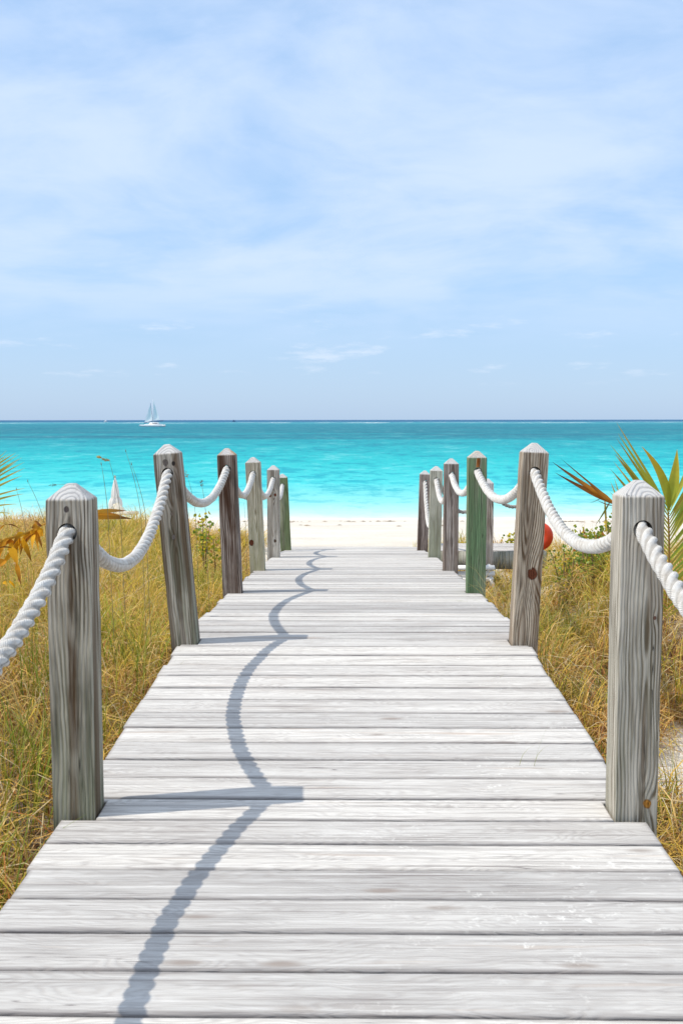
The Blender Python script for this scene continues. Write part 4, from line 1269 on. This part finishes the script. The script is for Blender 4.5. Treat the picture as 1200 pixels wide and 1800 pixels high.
# its dead orange frond sagging across to the right, tips passing behind the nearest left post
Yo = 5.4
rach = curve_pts([palm2.location + Vector((.0, .05, .3)), at(-40, 985, Yo), at(0, 953, Yo), at(45, 938, Yo), at(70, 925, Yo), at(120, 905, 6.1), at(170, 903, 6.7)])
lf = []
YO = (.92, .50, .03)
for (pa, pb, wd, c_, tc_, bz) in (((160, 901), (224, 898), .020, (.78, .40, .05), (.42, .22, .10), .0), ((150, 906), (233, 912), .030, (.80, .38, .04), (.10, .05, .04), .0),
                                  ((150, 904), (214, 906), .018, (.60, .24, .03), (.5, .2, .03), .0),
                                  ((55, 932), (76, 942), .055, YO, ORG, 0), ((40, 945), (56, 988), .026, YO, BRN, 0), ((62, 940), (57, 965), .022, YO, ORG, 0),
                                  ((20, 962), (32, 995), .035, YO, ORG, 0), ((30, 990), (37, 1028), .022, ORG, BRN, 0), ((15, 968), (30, 950), .02, YO, ORG, 0),
                                  ((58, 936), (26, 968), .014, ORG, YO, 0), ((30, 966), (2, 998), .024, YO, ORG, 0), ((10, 985), (-10, 1004), .035, ORG, BRN, 0),
                                  ((60, 938), (32, 969), .010, (.5, .2, .03), ORG, 0), ((22, 963), (-8, 965), .006, BRN, BRN, 0), ((6, 1024), (16, 1031), .016, YO, STR, 0),
                                  ((18, 1020), (27, 1034), .018, YO, YO, 0), ((68, 928), (56, 928), .03, ORG, BRN, 0), ((74, 924), (60, 918), .02, BRN, ORG, 0), ((48, 945), (44, 975), .006, BRN, BRN, 0),
                                  ((0, 932), (14, 922), .008, ORG, BRN, 0), ((14, 922), (36, 930), .005, BRN, BRN, .01)):
    dY = 1.3 if pa[0] > 140 else 0
    k_ = (Yo + dY) / 4.45
    lf.append((at(*pa, Yo + dY - .05), at(*pb, Yo + dY - .12 + .2 * pr.random()), wd * k_, (0, 0, .008), c_, tc_))
for k in range(15):
    t = pr.random(); p0 = (74 - 80 * t, 926 + 30 * t + pr.uniform(-3, 3)); an = pr.uniform(-.5, .9); L = pr.uniform(22, 55)
    lf.append((at(*p0, Yo), at(p0[0] - math.sin(an) * L, p0[1] + math.cos(an) * L, Yo - .1 + .25 * pr.random()), pr.uniform(.014, .032), (0, 0, .02), pr.choice([YO, ORG, (.70, .34, .04)]), pr.choice([BRN, ORG, YO])))
fd = frond(palm2, 'dead_frond', rach, lf, (.72, .42, .06), DRYM, .010); fd['label'] = 'dead orange frond with hanging dry leaflets'


# ------------------------------------------------------------------ sea grape shrubs
def shrub(px0, px1, py0, py1, Yv, lab, nl=420, yellow=.4, seed=1, leaf=.034):
    rs = random.Random(seed)
    c0 = at((px0 + px1) / 2, py1, Yv); wd = (at(px1, py0, Yv) - at(px0, py0, Yv)).length / 2
    top = at(px0, py0, Yv).z; g0 = gz(c0.x, Yv)
    e = empty('sea_grape_shrub', (c0.x, Yv, g0)); tag(e, lab, 'shrub', 'low shrubs at the edge of the beach')
    mb = MB(); sm = MB()
    nb = max(4, int(nl / 45))
    for b in range(nb):
        ax = rs.uniform(-wd, wd) * .85; ay = rs.uniform(-.25, .25)
        hz = (top - g0) * rs.uniform(.72, 1.0)
        p0 = Vector((ax * .35, ay * .4, -.03)); p1 = Vector((ax, ay, hz - .04))
        mid = p0.lerp(p1, .5) + Vector((rs.gauss(0, .03), rs.gauss(0, .03), 0))
        sm.tube([p0, mid, p1], [.010, .007, .004], 6, (.25, .17, .10))
        for k in range(45):
            t = rs.uniform(.55, 1.06)
            q = p0.lerp(mid, min(1, t * 2)) if t < .5 else mid.lerp(p1, (t - .5) * 2)
            q = q + Vector((rs.gauss(0, .05), rs.gauss(0, .05), rs.gauss(0, .035)))
            dd = Vector((rs.gauss(0, 1), rs.gauss(0, 1), rs.gauss(.5, .7))).normalized()
            yl = rs.random()
            c_ = (.70, .55, .04) if yl < yellow * .5 else ((.50, .50, .05) if yl < yellow else rs.choice([(.22, .34, .05), (.32, .42, .07), (.15, .25, .04)]))
            if rs.random() < .05: c_ = (.55, .22, .04)
            s2 = dd.cross(Vector((rs.gauss(0, 1), rs.gauss(0, 1), rs.gauss(0, 1))))
            L = leaf * rs.uniform(.7, 1.25)
            mb.leaf(q, q + dd * L, L * .85, fold=.12, n=4, col=c_, side=s2, shape=.5)
    sm.build('branches', DRYM, e, True); mb.build('foliage', SHRUBM, e)
    return e


shrub(1042, 1096, 907, 962, 9.2, 'yellow-green sea grape shrub touching the large right post', 520, .45, 3)
shrub(1008, 1040, 911, 962, 9.6, 'dark green small-leaved shrub under the middle of the right rope', 300, .3, 4)
shrub(1020, 1066, 932, 970, 9.0, 'low green shrub just behind the sag of the near right rope', 400, .15, 8, .028)
shrub(966, 1012, 955, 1000, 9.2, 'olive shrub right of the orange-red float', 300, .4, 5, .026)
shrub(888, 925, 938, 975, 16.0, 'yellow shrub beyond the side platform beside the second right post', 320, .8, 6, .05)
shrub(871, 880, 957, 966, 16.5, 'tiny green shrub standing alone behind the side platform', 45, .3, 7, .05)
shrub(345, 382, 905, 925, 12.0, 'yellow-green shrub left of the reddish-brown third left post', 260, .6, 9, .045)

# ------------------------------------------------------------------ dry seaweed along the beach
rs = np.random.RandomState(8)
mb = MB()
for k in range(420):
    ln = rs.choice([0, 1, 2], p=[.85, .05, .10])
    yy_ = [50.5, 47.0, 41][ln] + rs.normal(0, .5 if ln else .35) + .6 * math.sin(k * .01)
    xx_ = rs.uniform(-26, 26)
    if math.sin(xx_ * 1.3) + math.sin(xx_ * .37 + 2) * .8 < .1 and rs.rand() < .8: continue
    s_ = rs.uniform(.03, .13); z_ = gz(xx_, yy_) + .012
    A = rs.rand() * 6.28
    v_ = [(xx_ + s_ * (1.6 if q % 2 else .9) * math.cos(A + q * 1.05), yy_ + s_ * .8 * math.sin(A + q * 1.05), z_) for q in range(6)] + [(xx_, yy_, z_ + s_ * .35)]
    mb.add(v_, [(q, (q + 1) % 6, 6) for q in range(6)], tuple(np.array((.36, .28, .20)) * rs.uniform(.6, 1.5)))
o = mb.build('seaweed', DRYM); tag(o, 'brown dried seaweed strewn in lines along the white beach', 'seaweed', kind='stuff')
